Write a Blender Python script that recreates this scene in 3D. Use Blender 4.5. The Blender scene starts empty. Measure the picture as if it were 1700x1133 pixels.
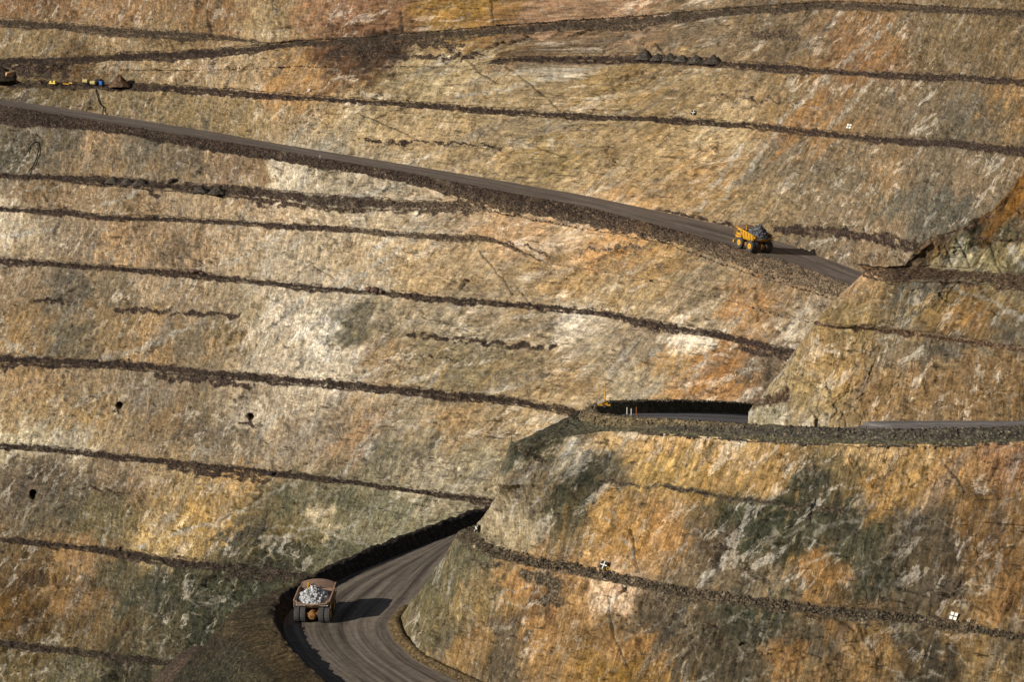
import bpy, bmesh, math, random
import numpy as np
from mathutils import Vector, Matrix
R = math.radians
scene = bpy.context.scene

# ------------------------------------------------------------------ camera, sky, sun, exposure
F = 3960.0                      # focal length in photo pixels (photo 1700 wide)
PITCH = R(10.8)
cam_d = bpy.data.cameras.new('camera'); cam = bpy.data.objects.new('camera', cam_d)
scene.collection.objects.link(cam)
cam_d.sensor_width = 36.0; cam_d.lens = F / 1700.0 * 36.0
cam_d.clip_start = 1.0; cam_d.clip_end = 6000.0
cam.location = (0, 0, 0); cam.rotation_euler = (math.pi / 2 - PITCH, 0, 0)
scene.camera = cam

SUN_EL = R(24.0)
SUN_H = np.array([-0.86, -0.51]); SUN_H /= np.linalg.norm(SUN_H)     # horizontal direction towards the sun
world = bpy.data.worlds.new('World'); scene.world = world; world.use_nodes = True
wn = world.node_tree.nodes; wl = world.node_tree.links
sky = wn.new('ShaderNodeTexSky'); sky.sky_type = 'NISHITA'; sky.sun_disc = False
sky.sun_elevation = SUN_EL; sky.sun_rotation = math.atan2(SUN_H[0], SUN_H[1])
wn['Background'].inputs[1].default_value = 0.05
wl.new(sky.outputs[0], wn['Background'].inputs[0])
sun_d = bpy.data.lights.new('sun', 'SUN'); sun = bpy.data.objects.new('sun', sun_d)
scene.collection.objects.link(sun)
sun_d.energy = 4.45; sun_d.angle = R(0.5); sun_d.color = (1.0, 0.96, 0.90)
sdir = Vector((SUN_H[0] * math.cos(SUN_EL), SUN_H[1] * math.cos(SUN_EL), math.sin(SUN_EL)))
sun.rotation_euler = sdir.to_track_quat('Z', 'Y').to_euler(); sun.location = (-200, 100, 200)
scene.view_settings.view_transform = 'Standard'; scene.view_settings.look = 'None'
scene.view_settings.exposure = 0.0; scene.view_settings.gamma = 1.0

rng = np.random.default_rng(7); random.seed(7)

# ------------------------------------------------------------------ projection helpers (survey of the pit from photo pixels)
CP, SP = math.cos(PITCH), math.sin(PITCH)
def ray(x, y):
    x = np.asarray(x, float); y = np.asarray(y, float)
    a = (x - 850) / F; b = (566.5 - y) / F
    return np.stack(np.broadcast_arrays(a, CP + b * SP, -SP + b * CP), -1)
def at_z(x, y, z):
    d = ray(x, y); return d * (np.asarray(z) / d[..., 2])[..., None]
def at_slope(x, y, p0, nh, beta):
    """hit of the pixel ray with a plane through p0 rising away at angle beta (nh horizontal, toward camera)"""
    n = np.stack(np.broadcast_arrays(nh[..., 0] * math.sin(beta), nh[..., 1] * math.sin(beta), math.cos(beta)), -1)
    d = ray(x, y); t = (n * p0).sum(-1) / (n * d).sum(-1)
    return d * t[..., None]
R3S = .015                      # grade of the lower road
def r3plane(x, y, up=0.0):
    d = ray(x, y); t = (-155 + up - R3S * 505) / (d[..., 2] - R3S * d[..., 1]); return d * t[..., None]
def project(P):
    zc = P[..., 1] * CP - P[..., 2] * SP
    yc = P[..., 1] * SP + P[..., 2] * CP
    return 850 + F * P[..., 0] / zc, 566.5 - F * yc / zc
def interp(x, xs, ys):
    xs = np.asarray(xs, float); ys = np.asarray(ys, float)
    o = np.interp(x, xs, ys)
    lo = x < xs[0]; hi = x > xs[-1]
    o = np.where(lo, ys[0] + (x - xs[0]) * (ys[1] - ys[0]) / (xs[1] - xs[0]), o)
    return np.where(hi, ys[-1] + (x - xs[-1]) * (ys[-1] - ys[-2]) / (xs[-1] - xs[-2]), o)
def sstep(a, b, x):
    t = np.clip((x - a) / (b - a), 0, 1); return t * t * (3 - 2 * t)

# ------------------------------------------------------------------ noise
_ga = np.arange(256) * (2 * math.pi / 256); _GC, _GS = np.cos(_ga), np.sin(_ga)
def _h(ix, iy, s):
    h = (ix.astype(np.int64) * 374761393 + iy.astype(np.int64) * 668265263 + s * 974634777) & 0xFFFFFFFF
    h = ((h ^ (h >> 13)) * 1274126177) & 0xFFFFFFFF
    return (h ^ (h >> 16)) & 0xFFFFFFFF
def perlin(x, y, s=0):
    x0 = np.floor(x); y0 = np.floor(y); fx = x - x0; fy = y - y0
    u = fx * fx * fx * (fx * (fx * 6 - 15) + 10); v = fy * fy * fy * (fy * (fy * 6 - 15) + 10)
    def g(i, j):
        k = _h(x0 + i, y0 + j, s) & 255
        return _GC[k] * (fx - i) + _GS[k] * (fy - j)
    a = g(0, 0); a = a + u * (g(1, 0) - a); b = g(0, 1); b = b + u * (g(1, 1) - b)
    return (a + v * (b - a)) * 1.45
def fbm(x, y, s=0, o=4, gain=.5):
    t = 0; a = 1.0; n = 0
    for i in range(o):
        t = t + a * perlin(x, y, s + i * 17); n += a; a *= gain; x = x * 2.03 + 3.1; y = y * 2.03 + 7.7
    return t / n
def worley(x, y, s=0):
    """distance gap to the cell border, and a tilted random plane per cell"""
    x0 = np.floor(x); y0 = np.floor(y)
    f1 = np.full(x.shape, 9.0); f2 = f1.copy(); pl = np.zeros(x.shape)
    for i in (-1, 0, 1):
        for j in (-1, 0, 1):
            h = _h(x0 + i, y0 + j, s)
            rx = (h & 1023) / 1023.; ry = ((h >> 10) & 1023) / 1023.; r = ((h >> 20) & 1023) / 1023.
            dx = x0 + i + rx - x; dy = y0 + j + ry - y; d = np.sqrt(dx * dx + dy * dy)
            pv = (r - .5) + dx * ((h >> 3 & 255) / 127.5 - 1) * .9 + dy * ((h >> 17 & 255) / 127.5 - 1) * .9
            c = d < f1
            f2 = np.where(c, f1, np.minimum(f2, d)); pl = np.where(c, pv, pl); f1 = np.where(c, d, f1)
    return f2 - f1, pl
def lin(c):
    c = np.asarray(c, float) / 255.
    return np.where(c <= .04045, c / 12.92, ((c + .055) / 1.055) ** 2.4)

# ------------------------------------------------------------------ rock colours seen at points of each rock body (photo x, y, r, g, b)
def pts(s):
    v = [float(k) for k in s.split()]; return np.array(v).reshape(-1, 5)
ROCK_WALL = pts("""
50 10 150 110 75 200 20 165 125 85 350 30 155 115 75 450 40 165 140 100 550 20 165 118 85 650 20 150 105 75 730 12 165 122 50 780 15 170 125 42 830 20 160 115 60
900 20 168 128 98 1050 15 170 130 100 1150 10 140 118 92 60 70 155 130 90 180 70 160 135 98 300 70 150 125 90 130 120 128 98 62 230 115 165 140 105 330 110 168 142 108
430 110 178 152 115 480 125 185 138 82 560 95 120 78 48 620 85 98 68 50 700 130 165 145 105 760 110 175 155 118 900 150 175 150 110 1000 150 165 135 85
880 70 130 105 80 1000 70 135 110 85 1150 60 132 112 88 1300 60 128 108 82 1450 60 150 112 72 1550 60 135 115 85 1650 70 130 108 78 1430 90 155 110 70
1150 150 160 135 95 1300 165 150 125 88 1350 180 170 122 68 1330 200 160 118 72 1450 160 135 115 88 1550 180 130 112 88 1600 200 115 108 92 1680 200 140 115 80 1690 180 160 120 70
80 155 130 112 78 200 170 145 125 88 300 185 150 128 88 400 200 158 134 92 600 200 178 154 112 700 230 178 152 112 800 240 170 145 105 900 280 165 140 90
1000 230 165 140 100 1100 260 172 142 95 1200 230 185 160 118 1200 310 165 132 85 1300 270 132 116 92 1250 330 150 128 95 1400 300 132 118 95 1500 330 115 110 95
1550 300 128 114 95 1560 340 105 105 95 1600 300 140 120 95 1400 360 140 120 95 1450 400 145 122 95 1350 400 140 118 88 1480 300 160 128 90 1180 290 182 142 90
50 240 115 105 88 30 250 110 105 88 100 220 130 118 100 180 215 168 138 105 300 255 128 112 92 400 280 150 122 95 430 290 160 130 95 480 295 192 185 165 540 295 152 142 120 620 310 172 160 140 250 230 125 115 98
80 320 140 112 80 200 335 150 122 88 330 345 170 145 112 450 355 185 158 125 600 365 190 172 142 700 370 188 168 138 750 365 175 150 120 850 385 182 140 95 950 380 195 162 125 1020 395 195 142 80
50 390 170 150 120 20 380 190 178 155 130 400 138 118 95 200 410 188 146 95 255 400 160 130 98 290 420 122 100 78 350 410 170 138 100 450 420 168 150 125 480 430 180 165 140 520 440 188 172 145 600 430 178 152 115
700 440 182 150 102 780 450 172 145 105 850 470 165 138 98 950 460 178 140 84 1050 480 165 138 95 1100 450 178 138 80 1150 480 150 132 105 1180 520 165 145 115 1250 510 178 130 78 1300 500 148 120 90 1330 530 172 160 140 400 430 172 150 120
40 480 150 125 95 120 480 110 102 88 200 490 135 118 90 260 480 182 155 122 330 490 152 130 100 60 550 162 126 74 110 560 108 102 82 180 540 152 122 78 250 560 170 132 80 330 560 122 108 85 380 560 152 125 82 400 500 165 150 122
480 520 196 186 168 450 550 182 170 148 470 610 178 166 145 560 610 196 186 166 520 480 182 168 145 600 470 178 162 135 530 545 205 198 180 540 580 215 208 190 520 610 195 185 165 500 560 175 160 135 580 540 105 105 85 620 600 168 136 92 700 590 148 130 92 780 540 170 160 138 800 600 138 125 90 900 540 152 132 100 870 600 152 130 92 940 535 200 190 172
1000 600 162 146 118 1060 590 142 126 104 1100 610 182 142 84 1145 572 205 192 170 1180 630 182 125 58 1220 600 168 116 62 1260 620 116 100 84 1290 600 132 112 92 960 640 172 138 90 1030 650 165 152 125 790 525 150 130 98
50 640 175 138 90 130 650 152 126 90 60 690 172 140 88 150 700 168 135 80 250 660 138 122 102 280 690 140 110 72 350 680 128 112 85 420 660 158 140 115 500 690 170 155 132 470 740 150 132 108 560 700 162 140 112 600 720 168 126 84
640 740 120 120 102 700 720 150 138 110 760 710 172 135 82 820 720 160 135 95 900 690 185 156 110 780 770 158 148 118 720 790 165 155 130 40 725 190 178 145 120 730 175 165 142 330 710 110 98 80 380 740 135 120 98 430 690 185 175 155
50 800 118 102 84 100 840 112 104 85 180 800 130 110 85 180 860 122 112 78 240 790 152 126 95 300 790 172 146 100 330 850 185 146 80 400 800 192 150 85 430 830 125 112 78 300 885 200 165 100 360 870 190 150 80 480 830 104 104 78
400 890 92 90 74 560 850 118 118 90 500 890 125 120 84 530 870 180 165 130 470 900 140 118 60 650 850 138 138 110 550 910 110 112 86 450 920 84 88 66 480 925 82 86 66
40 930 130 105 70 100 960 152 115 64 15 1010 130 92 30 50 1030 110 80 45 120 1000 152 115 68 180 960 106 100 75 250 980 84 88 68 330 980 80 85 65 260 1050 104 96 70 350 1040 72 80 62 150 1050 122 100 64 400 990 82 90 70 60 960 100 75 52 80 1080 120 100 62
40 1110 130 114 76 120 1115 112 108 78 200 1120 80 80 62 130 930 172 130 78 440 960 80 85 66
""")
ROCK_SPUR = pts("""
1450 480 162 130 84 1440 465 190 150 110 1500 500 118 112 92 1520 490 112 110 98 1550 510 150 120 70 1600 530 162 118 62 1650 520 140 112 70 1680 560 115 106 88 1420 540 155 130 84 1400 600 162 130 80 1350 650 165 140 90 1450 650 155 120 75 1550 620 145 112 72 1600 600 140 110 75
1650 650 138 108 70 1690 620 135 105 68 1500 670 150 118 78 1270 682 155 150 125 1300 670 150 130 95 1470 560 140 122 95 1560 600 108 102 88 1600 410 152 150 115 1580 430 160 155 118 1660 420 140 125 80 1560 420 140 115 75 1650 360 130 88 35 1690 320 150 98 18 1690 400 105 100 78 1540 400 128 100 74 1520 420 125 98 74
1620 395 75 72 58 1640 440 150 140 100 1690 440 100 98 76 1690 420 190 175 130 1560 400 110 85 60
""")
ROCK_BUTTRESS = pts("""
1000 740 188 152 98 1100 740 192 152 95 1200 745 190 155 105 900 740 120 120 94 870 750 84 92 74 960 725 155 140 115 930 750 185 175 148 860 830 152 140 115 830 870 155 142 115 900 800 148 132 105 940 810 86 90 72 960 840 92 92 74 980 780 112 108 90 950 850 110 105 82
1000 850 172 130 70 1050 900 178 130 66 1100 780 182 146 80 1150 780 172 136 74 1100 880 168 122 68 1180 900 112 96 78 1200 780 168 130 74 1250 890 80 88 68 1290 860 76 85 66 1230 860 84 90 70 1310 900 90 92 72 1350 800 82 84 68 1380 870 90 92 72 1300 780 162 125 70
1420 900 84 88 68 1450 960 86 88 70 1400 780 128 110 74 1500 780 172 132 70 1460 830 168 126 64 1550 900 104 92 75 1530 870 100 90 74 1600 780 168 126 80 1650 760 158 112 75 1620 850 130 98 60 1660 920 136 98 54 1560 980 104 92 78 1620 990 142 110 70 1680 1000 152 108 58 1500 960 108 95 72
1350 950 162 116 60 1180 960 125 108 84 1290 970 130 115 92 1020 880 170 128 70 1450 760 185 150 100 1690 860 145 110 68
780 930 112 110 84 740 960 108 106 80 700 1000 120 114 82 720 1050 115 105 75 680 1040 128 115 85 850 980 172 126 74 800 1000 140 120 80 780 1080 152 116 66 850 1060 112 96 75 900 1050 165 120 66 900 1000 140 100 62 960 1000 162 120 70 1000 1050 140 105 60
1020 1110 150 110 38 1080 1030 110 96 78 1050 1080 162 118 64 1100 1000 112 98 80 1150 1070 104 92 72 1250 1040 84 85 68 1270 1015 80 86 68 1200 1100 98 90 72 1350 1060 104 92 72 1310 1080 152 110 60 1400 1040 130 100 65 1450 1080 152 116 68 1500 1060 94 85 70
1550 1100 90 82 66 1600 1060 142 110 65 1650 1100 135 110 70 1690 1080 120 100 70 1030 985 190 160 130 840 1100 108 96 76 930 1100 155 115 64
""")
ROCK_FILL = pts("""
460 1000 98 84 62 430 1010 92 80 60 400 1050 105 90 64 380 1090 84 82 62 360 1120 78 78 60 440 1060 110 90 58 480 1100 112 90 55 420 1120 90 82 60 500 1125 100 82 52 350 1080 84 74 56 600 920 64 54 44 750 870 64 54 44
""")
# dark broken rubble lying on the rock: photo polyline, half width
RUB_WALL = [([(55,496),(110,505)],4),([(190,515),(320,522),(395,525)],4),([(680,556),(780,566),(860,574),(920,578)],5),([(850,404),(882,414),(920,428)],3),([(960,420),(1072,408)],3),
  ([(1285,380),(1400,386),(1470,398),(1520,412)],8),([(560,342),(680,345),(780,345)],9),([(760,335),(880,350)],9),([(990,372),(1060,385),(1110,398)],9),([(600,233),(700,237),(830,245)],2.5),
  ([(640,93),(720,95),(800,92)],5),([(280,932),(330,938),(420,950)],9),([(290,775),(350,785),(440,797)],7),([(260,625),(340,632),(420,642)],6),([(550,90),(620,80),(690,68),(760,75)],9),
  ([(0,112),(40,118),(90,112),(110,120)],12),([(100,345),(180,368)],3),([(230,312),(260,325)],4),([(520,335),(600,340),(690,345)],8),([(1230,578),(1330,600)],6),([(380,955),(500,958)],8),
  ([(1080,350),(1150,362),(1230,378)],5),([(1180,160),(1330,170)],1),([(1250,55),(1320,60)],7),([(320,312),(380,318)],6),([(700,590),(760,600)],1),([(1000,520),(1090,548)],4),([(130,810),(200,815)],2),([(0,610),(70,600)],4),([(420,330),(560,345)],8),([(398,703),(434,707)],3),([(185,682),(206,682)],1.5)]
RUB_SPUR = [([(1430,452),(1480,462),(1560,462),(1700,478)],8),([(1425,545),(1488,549),(1594,564),(1700,581)],4),([(1560,392),(1600,378),(1640,360)],4),([(1620,392),(1690,400)],3),([(1255,668),(1300,655)],9)]
RUB_BUTTRESS = [([(870,955),(905,962),(930,975),(915,995)],13),([(1000,800),(1060,806),(1120,812),(1200,826),(1290,836),(1400,848)],4.5),([(1370,1022),(1440,1032)],9),([(1100,990),(1160,1000)],7),([(860,745),(900,765)],7),([(1540,1040),(1620,1050)],6),([(1230,935),(1270,965)],5),([(780,930),(830,940)],6),([(860,715),(920,712)],8)]
# pale mineral veins and open joints: photo polyline, half width
VEIN_WALL = [([(230,910),(300,885),(360,868),(430,832),(470,810),(495,800)],3.0),([(440,875),(530,878),(560,890)],2.2),([(430,895),(490,890)],4),([(30,890),(55,830)],2),([(170,910),(190,850)],1.6),([(620,235),(590,245)],2),
  ([(130,660),(215,645),(270,612)],2),([(0,560),(70,600)],2.5),([(760,160),(850,148),(905,130),(960,120)],4),([(160,600),(250,575),(310,545)],4),([(260,575),(340,530)],3),([(900,175),(920,260)],2),([(1365,135),(1480,40)],3),([(1290,205),(1370,135)],3.5),([(1375,215),(1450,135)],2.2),
  ([(1160,350),(1230,240)],4),([(1200,330),(1290,220)],4),([(720,330),(640,400),(600,440)],3),([(560,480),(640,430),(690,390)],4),([(640,700),(700,640)],3),([(700,660),(740,600)],3),([(560,800),(610,730),(650,690)],3),([(20,320),(110,310)],2),([(170,340),(240,315)],3),([(380,440),(470,390)],3),([(850,735),(950,690)],4),
  ([(540,590),(560,520),(600,480)],7),([(440,560),(500,500),(550,440)],4),([(1080,590),(1150,520)],3),([(1000,640),(1060,560)],3),([(1130,665),(1190,560),(1240,520)],3.5),([(1300,560),(1340,510)],4),([(560,330),(700,300)],3),([(0,395),(90,380)],3.5),([(350,390),(420,360)],3),([(860,400),(910,440)],2)]
CRACK_WALL = [([(775,100),(800,125),(830,140)],1.3),([(840,110),(880,140),(930,185)],1.6),([(800,420),(830,460),(850,490)],1.6),([(855,475),(880,505)],1.4),([(195,420),(205,395),(185,395)],1.5),([(600,745),(622,725)],2),([(340,0),(350,60)],2.0),([(665,20),(672,60)],2.5),([(815,0),(818,40)],2.5),([(560,90),(575,60)],1.4),
  ([(1090,75),(1110,100)],2),([(1560,70),(1545,60)],1),([(50,795),(70,788)],1.6),([(985,870),(990,845)],1),([(435,880),(440,850)],1.2),([(460,300),(470,285),(455,278)],1.6),([(520,445),(555,462)],1.2),([(860,235),(940,262)],1),([(600,190),(680,225)],1)]
VEIN_SPUR = [([(1240,690),(1300,600),(1370,520)],3),([(1560,470),(1620,490),(1700,530)],3),([(1580,450),(1600,400)],4),([(1690,440),(1680,410)],5)]
CRACK_SPUR = [([(1660,300),(1640,350)],2),([(1580,440),(1570,410)],1.5),([(1610,445),(1590,400)],1.5),([(1660,455),(1640,400)],1.5),([(1690,300),(1660,350)],2)]
VEIN_BUTTRESS = [([(1080,1125),(1160,1060),(1240,1015)],1.6),([(1320,945),(1390,915),(1435,875)],1.6),([(1010,860),(1040,900),(1060,950)],1.6),([(895,830),(930,760),(960,730)],4),([(740,1000),(757,945)],1.3),([(1010,1010),(1030,1070),(1040,1100)],1.8),([(1100,950),(1150,890)],1.4),([(1140,1010),(1050,1060)],1.2),([(1345,785),(1350,770)],3),([(1660,1110),(1670,1090)],2),([(840,860),(880,790)],3),([(860,880),(900,820)],2)]
CRACK_BUTTRESS = [([(1045,880),(1055,945)],1.6),([(1010,1000),(1020,1060),(1045,1110)],1.8),([(1620,940),(1650,975),(1670,980)],1.8),([(1195,905),(1215,930),(1260,960)],2),([(1600,1000),(1640,1020)],2),([(730,1040),(745,1020)],1.2),([(1560,760),(1600,815)],2),([(1660,770),(1640,800)],2),([(1370,1020),(1420,1050)],2)]

LW, LH, LS = 560, 400, 4.0        # colour lattice: photo pixels -270..1970, -120..1480
LX, LY = np.meshgrid(np.arange(LW) * LS - 270, np.arange(LH) * LS - 120)
GAIN = np.array([.765, .765, .76]); TAN = lin((146, 126, 96)); TAN = TAN / TAN.mean()
def lattice(cp, cream=0.):
    num = np.zeros((LH, LW, 3)); den = np.zeros((LH, LW))
    for x, y, r, g, b in cp:
        w = 1.0 / (((LX - x) ** 2 + ((LY - y) * 1.35) ** 2) + 120.0) ** 2.3
        num += w[..., None] * lin((r, g, b)); den += w
    out = num / den[..., None]
    lu = out.mean(-1, keepdims=True)
    if cream:
        k = (cream * sstep(230, 330, LY) * (1 - sstep(720, 840, LY)) * (1 - sstep(900, 1250, LX)))[..., None]; out = out * (1 - k) + k * lin((192, 174, 150)); lu = out.mean(-1, keepdims=True)
    return (lu * TAN * .33 + out * .67) * GAIN * (np.clip(lu, .04, .8) / .19) ** .30
def sample(L, x, y):
    fx = np.clip((x + 270) / LS, 0, LW - 1.001); fy = np.clip((y + 120) / LS, 0, LH - 1.001)
    ix = fx.astype(int); iy = fy.astype(int); u = fx - ix; v = fy - iy
    if L.ndim == 3: u = u[..., None]; v = v[..., None]
    return (L[iy, ix] * (1 - u) + L[iy, ix + 1] * u) * (1 - v) + (L[iy + 1, ix] * (1 - u) + L[iy + 1, ix + 1] * u) * v
def strokes(x, y, lst, fall=1.0):
    """0..1 closeness to any stroke of the list"""
    o = np.zeros(x.shape)
    for pl, hw in lst:
        a = np.array(pl, float)
        m = (x > a[:, 0].min() - 4 * hw - 6) & (x < a[:, 0].max() + 4 * hw + 6) & (y > a[:, 1].min() - 4 * hw - 6) & (y < a[:, 1].max() + 4 * hw + 6)
        if not m.any(): continue
        xs, ys = x[m], y[m]; best = np.full(xs.shape, 1e9)
        for i in range(len(a) - 1):
            d = a[i + 1] - a[i]; t = np.clip(((xs - a[i, 0]) * d[0] + (ys - a[i, 1]) * d[1]) / (d @ d), 0, 1)
            best = np.minimum(best, np.hypot(xs - a[i, 0] - t * d[0], ys - a[i, 1] - t * d[1]))
        o[m] = np.maximum(o[m], np.clip(1.5 - best / hw, 0, 1))
    return o

# ------------------------------------------------------------------ materials
def new_mat(name):
    m = bpy.data.materials.new(name); m.use_nodes = True
    nt = m.node_tree; b = nt.nodes['Principled BSDF']; return m, nt, b
def rock_material(name, bump=.35, grain=(.55, 1.45), rough=.95, scale=1.6, pits=.55, bedded=False, stones=0.0):
    m, nt, b = new_mat(name); N = nt.nodes.new; L = nt.links.new
    at = N('ShaderNodeAttribute'); at.attribute_name = 'Col'
    ge = N('ShaderNodeNewGeometry')
    def put(sock, v):
        if hasattr(v, 'is_linked'): L(v, sock)
        else: sock.default_value = v
    def noise(sc, det, ro, dist=0., vec=None):
        n = N('ShaderNodeTexNoise'); n.inputs['Scale'].default_value = sc; n.inputs['Detail'].default_value = det; n.inputs['Roughness'].default_value = ro; n.inputs['Distortion'].default_value = dist
        L(vec if vec is not None else ge.outputs['Position'], n.inputs['Vector']); return n.outputs['Fac']
    def remap(src, a, c, lo, hi):
        r = N('ShaderNodeMapRange'); r.inputs[1].default_value = a; r.inputs[2].default_value = c
        put(r.inputs[3], lo); put(r.inputs[4], hi); L(src, r.inputs[0]); return r.outputs[0]
    def op(o, x, y=0.):
        q = N('ShaderNodeMath'); q.operation = o; put(q.inputs[0], x); put(q.inputs[1], y); return q.outputs[0]
    def mul(x, y): return op('MULTIPLY', x, y)
    def scaled(vec, f):
        q = N('ShaderNodeVectorMath'); q.operation = 'MULTIPLY'; L(vec, q.inputs[0]); q.inputs[1].default_value = f; return q.outputs[0]
    def mix(f, c1, c2, blend='MIX'):
        q = N('ShaderNodeMix'); q.data_type = 'RGBA'; q.blend_type = blend; put(q.inputs[0], f)
        for i, c in ((6, c1), (7, c2)):
            if hasattr(c, 'is_linked'): L(c, q.inputs[i])
            else: q.inputs[i].default_value = (*c, 1)
        return q.outputs[2]
    al = at.outputs['Alpha']; col = at.outputs['Color']; pos = ge.outputs['Position']
    n1 = noise(scale, 6, .7); n2 = noise(scale * .28, 4, .7); n3 = noise(scale * .75, 3, .6, 1.5); n4 = noise(scale * 2.4, 2, .6)
    lo = remap(al, 0, 1, grain[0], grain[0] * .6); hi = remap(al, 0, 1, grain[1], grain[1] * 1.25)
    k = mul(remap(n1, .3, .7, lo, hi), remap(n2, .3, .7, .8, 1.2))
    k = mul(k, remap(n4, .3, .7, 1 - .35 * pits, 1 + .35 * pits))
    k = mul(k, remap(n3, .30, .40, 1 - pits, 1.0))                       # small dark pits and gaps between stones
    if bedded:
        sa = N('ShaderNodeAttribute'); sa.attribute_name = 'st'; st = sa.outputs['Vector']
        sx = N('ShaderNodeSeparateXYZ'); L(st, sx.inputs[0]); patchy = sx.outputs[2]
        rock = op('SUBTRACT', 1.0, al)
        fl = N('ShaderNodeVectorMath'); fl.operation = 'MULTIPLY'; L(st, fl.inputs[0]); fl.inputs[1].default_value = (1, 1, 0); st = fl.outputs[0]
        sy = N('ShaderNodeSeparateXYZ'); L(st, sy.inputs[0]); cb = N('ShaderNodeCombineXYZ'); L(op('SUBTRACT', sy.outputs[0], op('MULTIPLY', sy.outputs[1], .42)), cb.inputs[0]); L(sy.outputs[1], cb.inputs[1]); fo = cb.outputs[0]
        k1 = mul(remap(noise(1, 4, .6, 0, scaled(st, (.9, .14, 0))), .28, .72, .74, 1.26), remap(noise(1, 3, .6, 0, scaled(st, (2.6, .22, 2))), .3, .7, .72, 1.28))
        k2 = remap(noise(1, 5, .7, .3, scaled(st, (.7, .8, 4))), .35, .65, .68, 1.32)
        wash = mul(remap(noise(1, 6, .68, .3, scaled(fo, (.28, .08, 7))), .57, .60, 0, .38), rock)
        col = mix(wash, col, mix(1.0, col, (.80, .84, .86), 'MULTIPLY'))
        bw = N('ShaderNodeRGBToBW'); L(at.outputs['Color'], bw.inputs[0])
        stain_keep = remap(bw.outputs[0], .22, .42, 1, .1)
        zone = remap(noise(.035, 4, .6), .46, .56, .12, 1)
        crust = mul(mul(remap(noise(1, 8, .72, .4, scaled(fo, (.24, .13, 3))), .555, .578, 0, .8), rock), zone)   # pale crushed rock
        col = mix(crust, col, mix(.5, mix(1.0, col, (1.6, 1.6, 1.6), 'MULTIPLY'), tuple(lin((204, 194, 176)))))
        stain = mul(remap(noise(1, 6, .65, .2, scaled(st, (.5, .08, 0))), .565, .60, 0, .42), rock)
        col = mix(mul(stain, stain_keep), col, mix(1.0, col, (1.18, 1.0, .68), 'MULTIPLY'))
        ledge_shade = mul(remap(noise(1, 8, .75, .6, scaled(st, (.30, .95, 11))), .595, .615, 0, .9), rock)     # short dark dashes painted in as the shade under small ledges
        # joints: thin lines where two noises cross their middle, and broken cell borders
        jn = op('ABSOLUTE', op('SUBTRACT', noise(1, 3, .5, .3, scaled(st, (.14, .16, 0))), .5))
        j1 = mul(remap(jn, .0, .009, .75, 0), remap(noise(.13, 3, .6), .50, .58, 0, 1))
        jm = op('ABSOLUTE', op('SUBTRACT', noise(1, 4, .6, .4, scaled(st, (.5, .16, 5))), .5))
        j2 = mul(remap(jm, .0, .016, .8, 0), remap(noise(.16, 3, .6), .48, .58, 0, 1))
        vn = op('ABSOLUTE', op('SUBTRACT', noise(1, 1.5, .4, 0, scaled(fo, (.075, .045, 9))), .5))
        vein = mul(mul(remap(vn, .0, .006, .22, 0), remap(noise(.09, 3, .6), .47, .57, 0, 1)), rock)
        col = mix(vein, col, tuple(lin((200, 176, 128))))
        chip = mul(remap(noise(1, 6, .75, .4, scaled(st, (.55, 1.1, 17))), .62, .64, 0, .8), rock)     # small pale chips
        col = mix(chip, col, mix(1.0, col, (1.7, 1.68, 1.62), 'MULTIPLY'))
        dark = op('MAXIMUM', op('MAXIMUM', j1, j2), mul(ledge_shade, .9))
        k = mul(k, mul(remap(al, 0, 1, k1, 1.0), remap(al, 0, 1, k2, 1.0)))
        k = mul(k, op('SUBTRACT', 1.0, mul(dark, mul(rock, .8))))
    if bedded or stones:
        vo = N('ShaderNodeTexVoronoi'); vo.inputs['Scale'].default_value = 2.1; L(pos, vo.inputs['Vector'])
        se = N('ShaderNodeSeparateColor'); L(vo.outputs['Color'], se.inputs[0])
        vs = mul(remap(se.outputs[0], 0, 1, .5, 1.7), remap(vo.outputs['Distance'], .2, .65, 1.15, .5))
        k = mul(k, remap(al if bedded else op('ADD', 0., stones), 0, 1, 1.0, vs))
    vm = N('ShaderNodeVectorMath'); vm.operation = 'SCALE'; L(col, vm.inputs[0]); L(k, vm.inputs['Scale'])
    L(vm.outputs[0], b.inputs['Base Color'])
    bp = N('ShaderNodeBump'); bp.inputs['Strength'].default_value = bump; bp.inputs['Distance'].default_value = .9 if bedded else .5
    h = n1
    if bedded: h = op('SUBTRACT', n1, mul(dark, .5))
    L(h, bp.inputs['Height']); L(bp.outputs[0], b.inputs['Normal'])
    b.inputs['Roughness'].default_value = rough; b.inputs['Specular IOR Level'].default_value = .15
    return m
M_ROCK = rock_material('rock_face', bump=.6, grain=(.66, 1.36), bedded=True)
M_ROAD = rock_material('packed_road', bump=.12, grain=(.86, 1.14), rough=.85, scale=2.0, pits=.12)
M_STONE = rock_material('loose_stone', bump=.5, grain=(.6, 1.4), scale=2.5, stones=.8)
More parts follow.
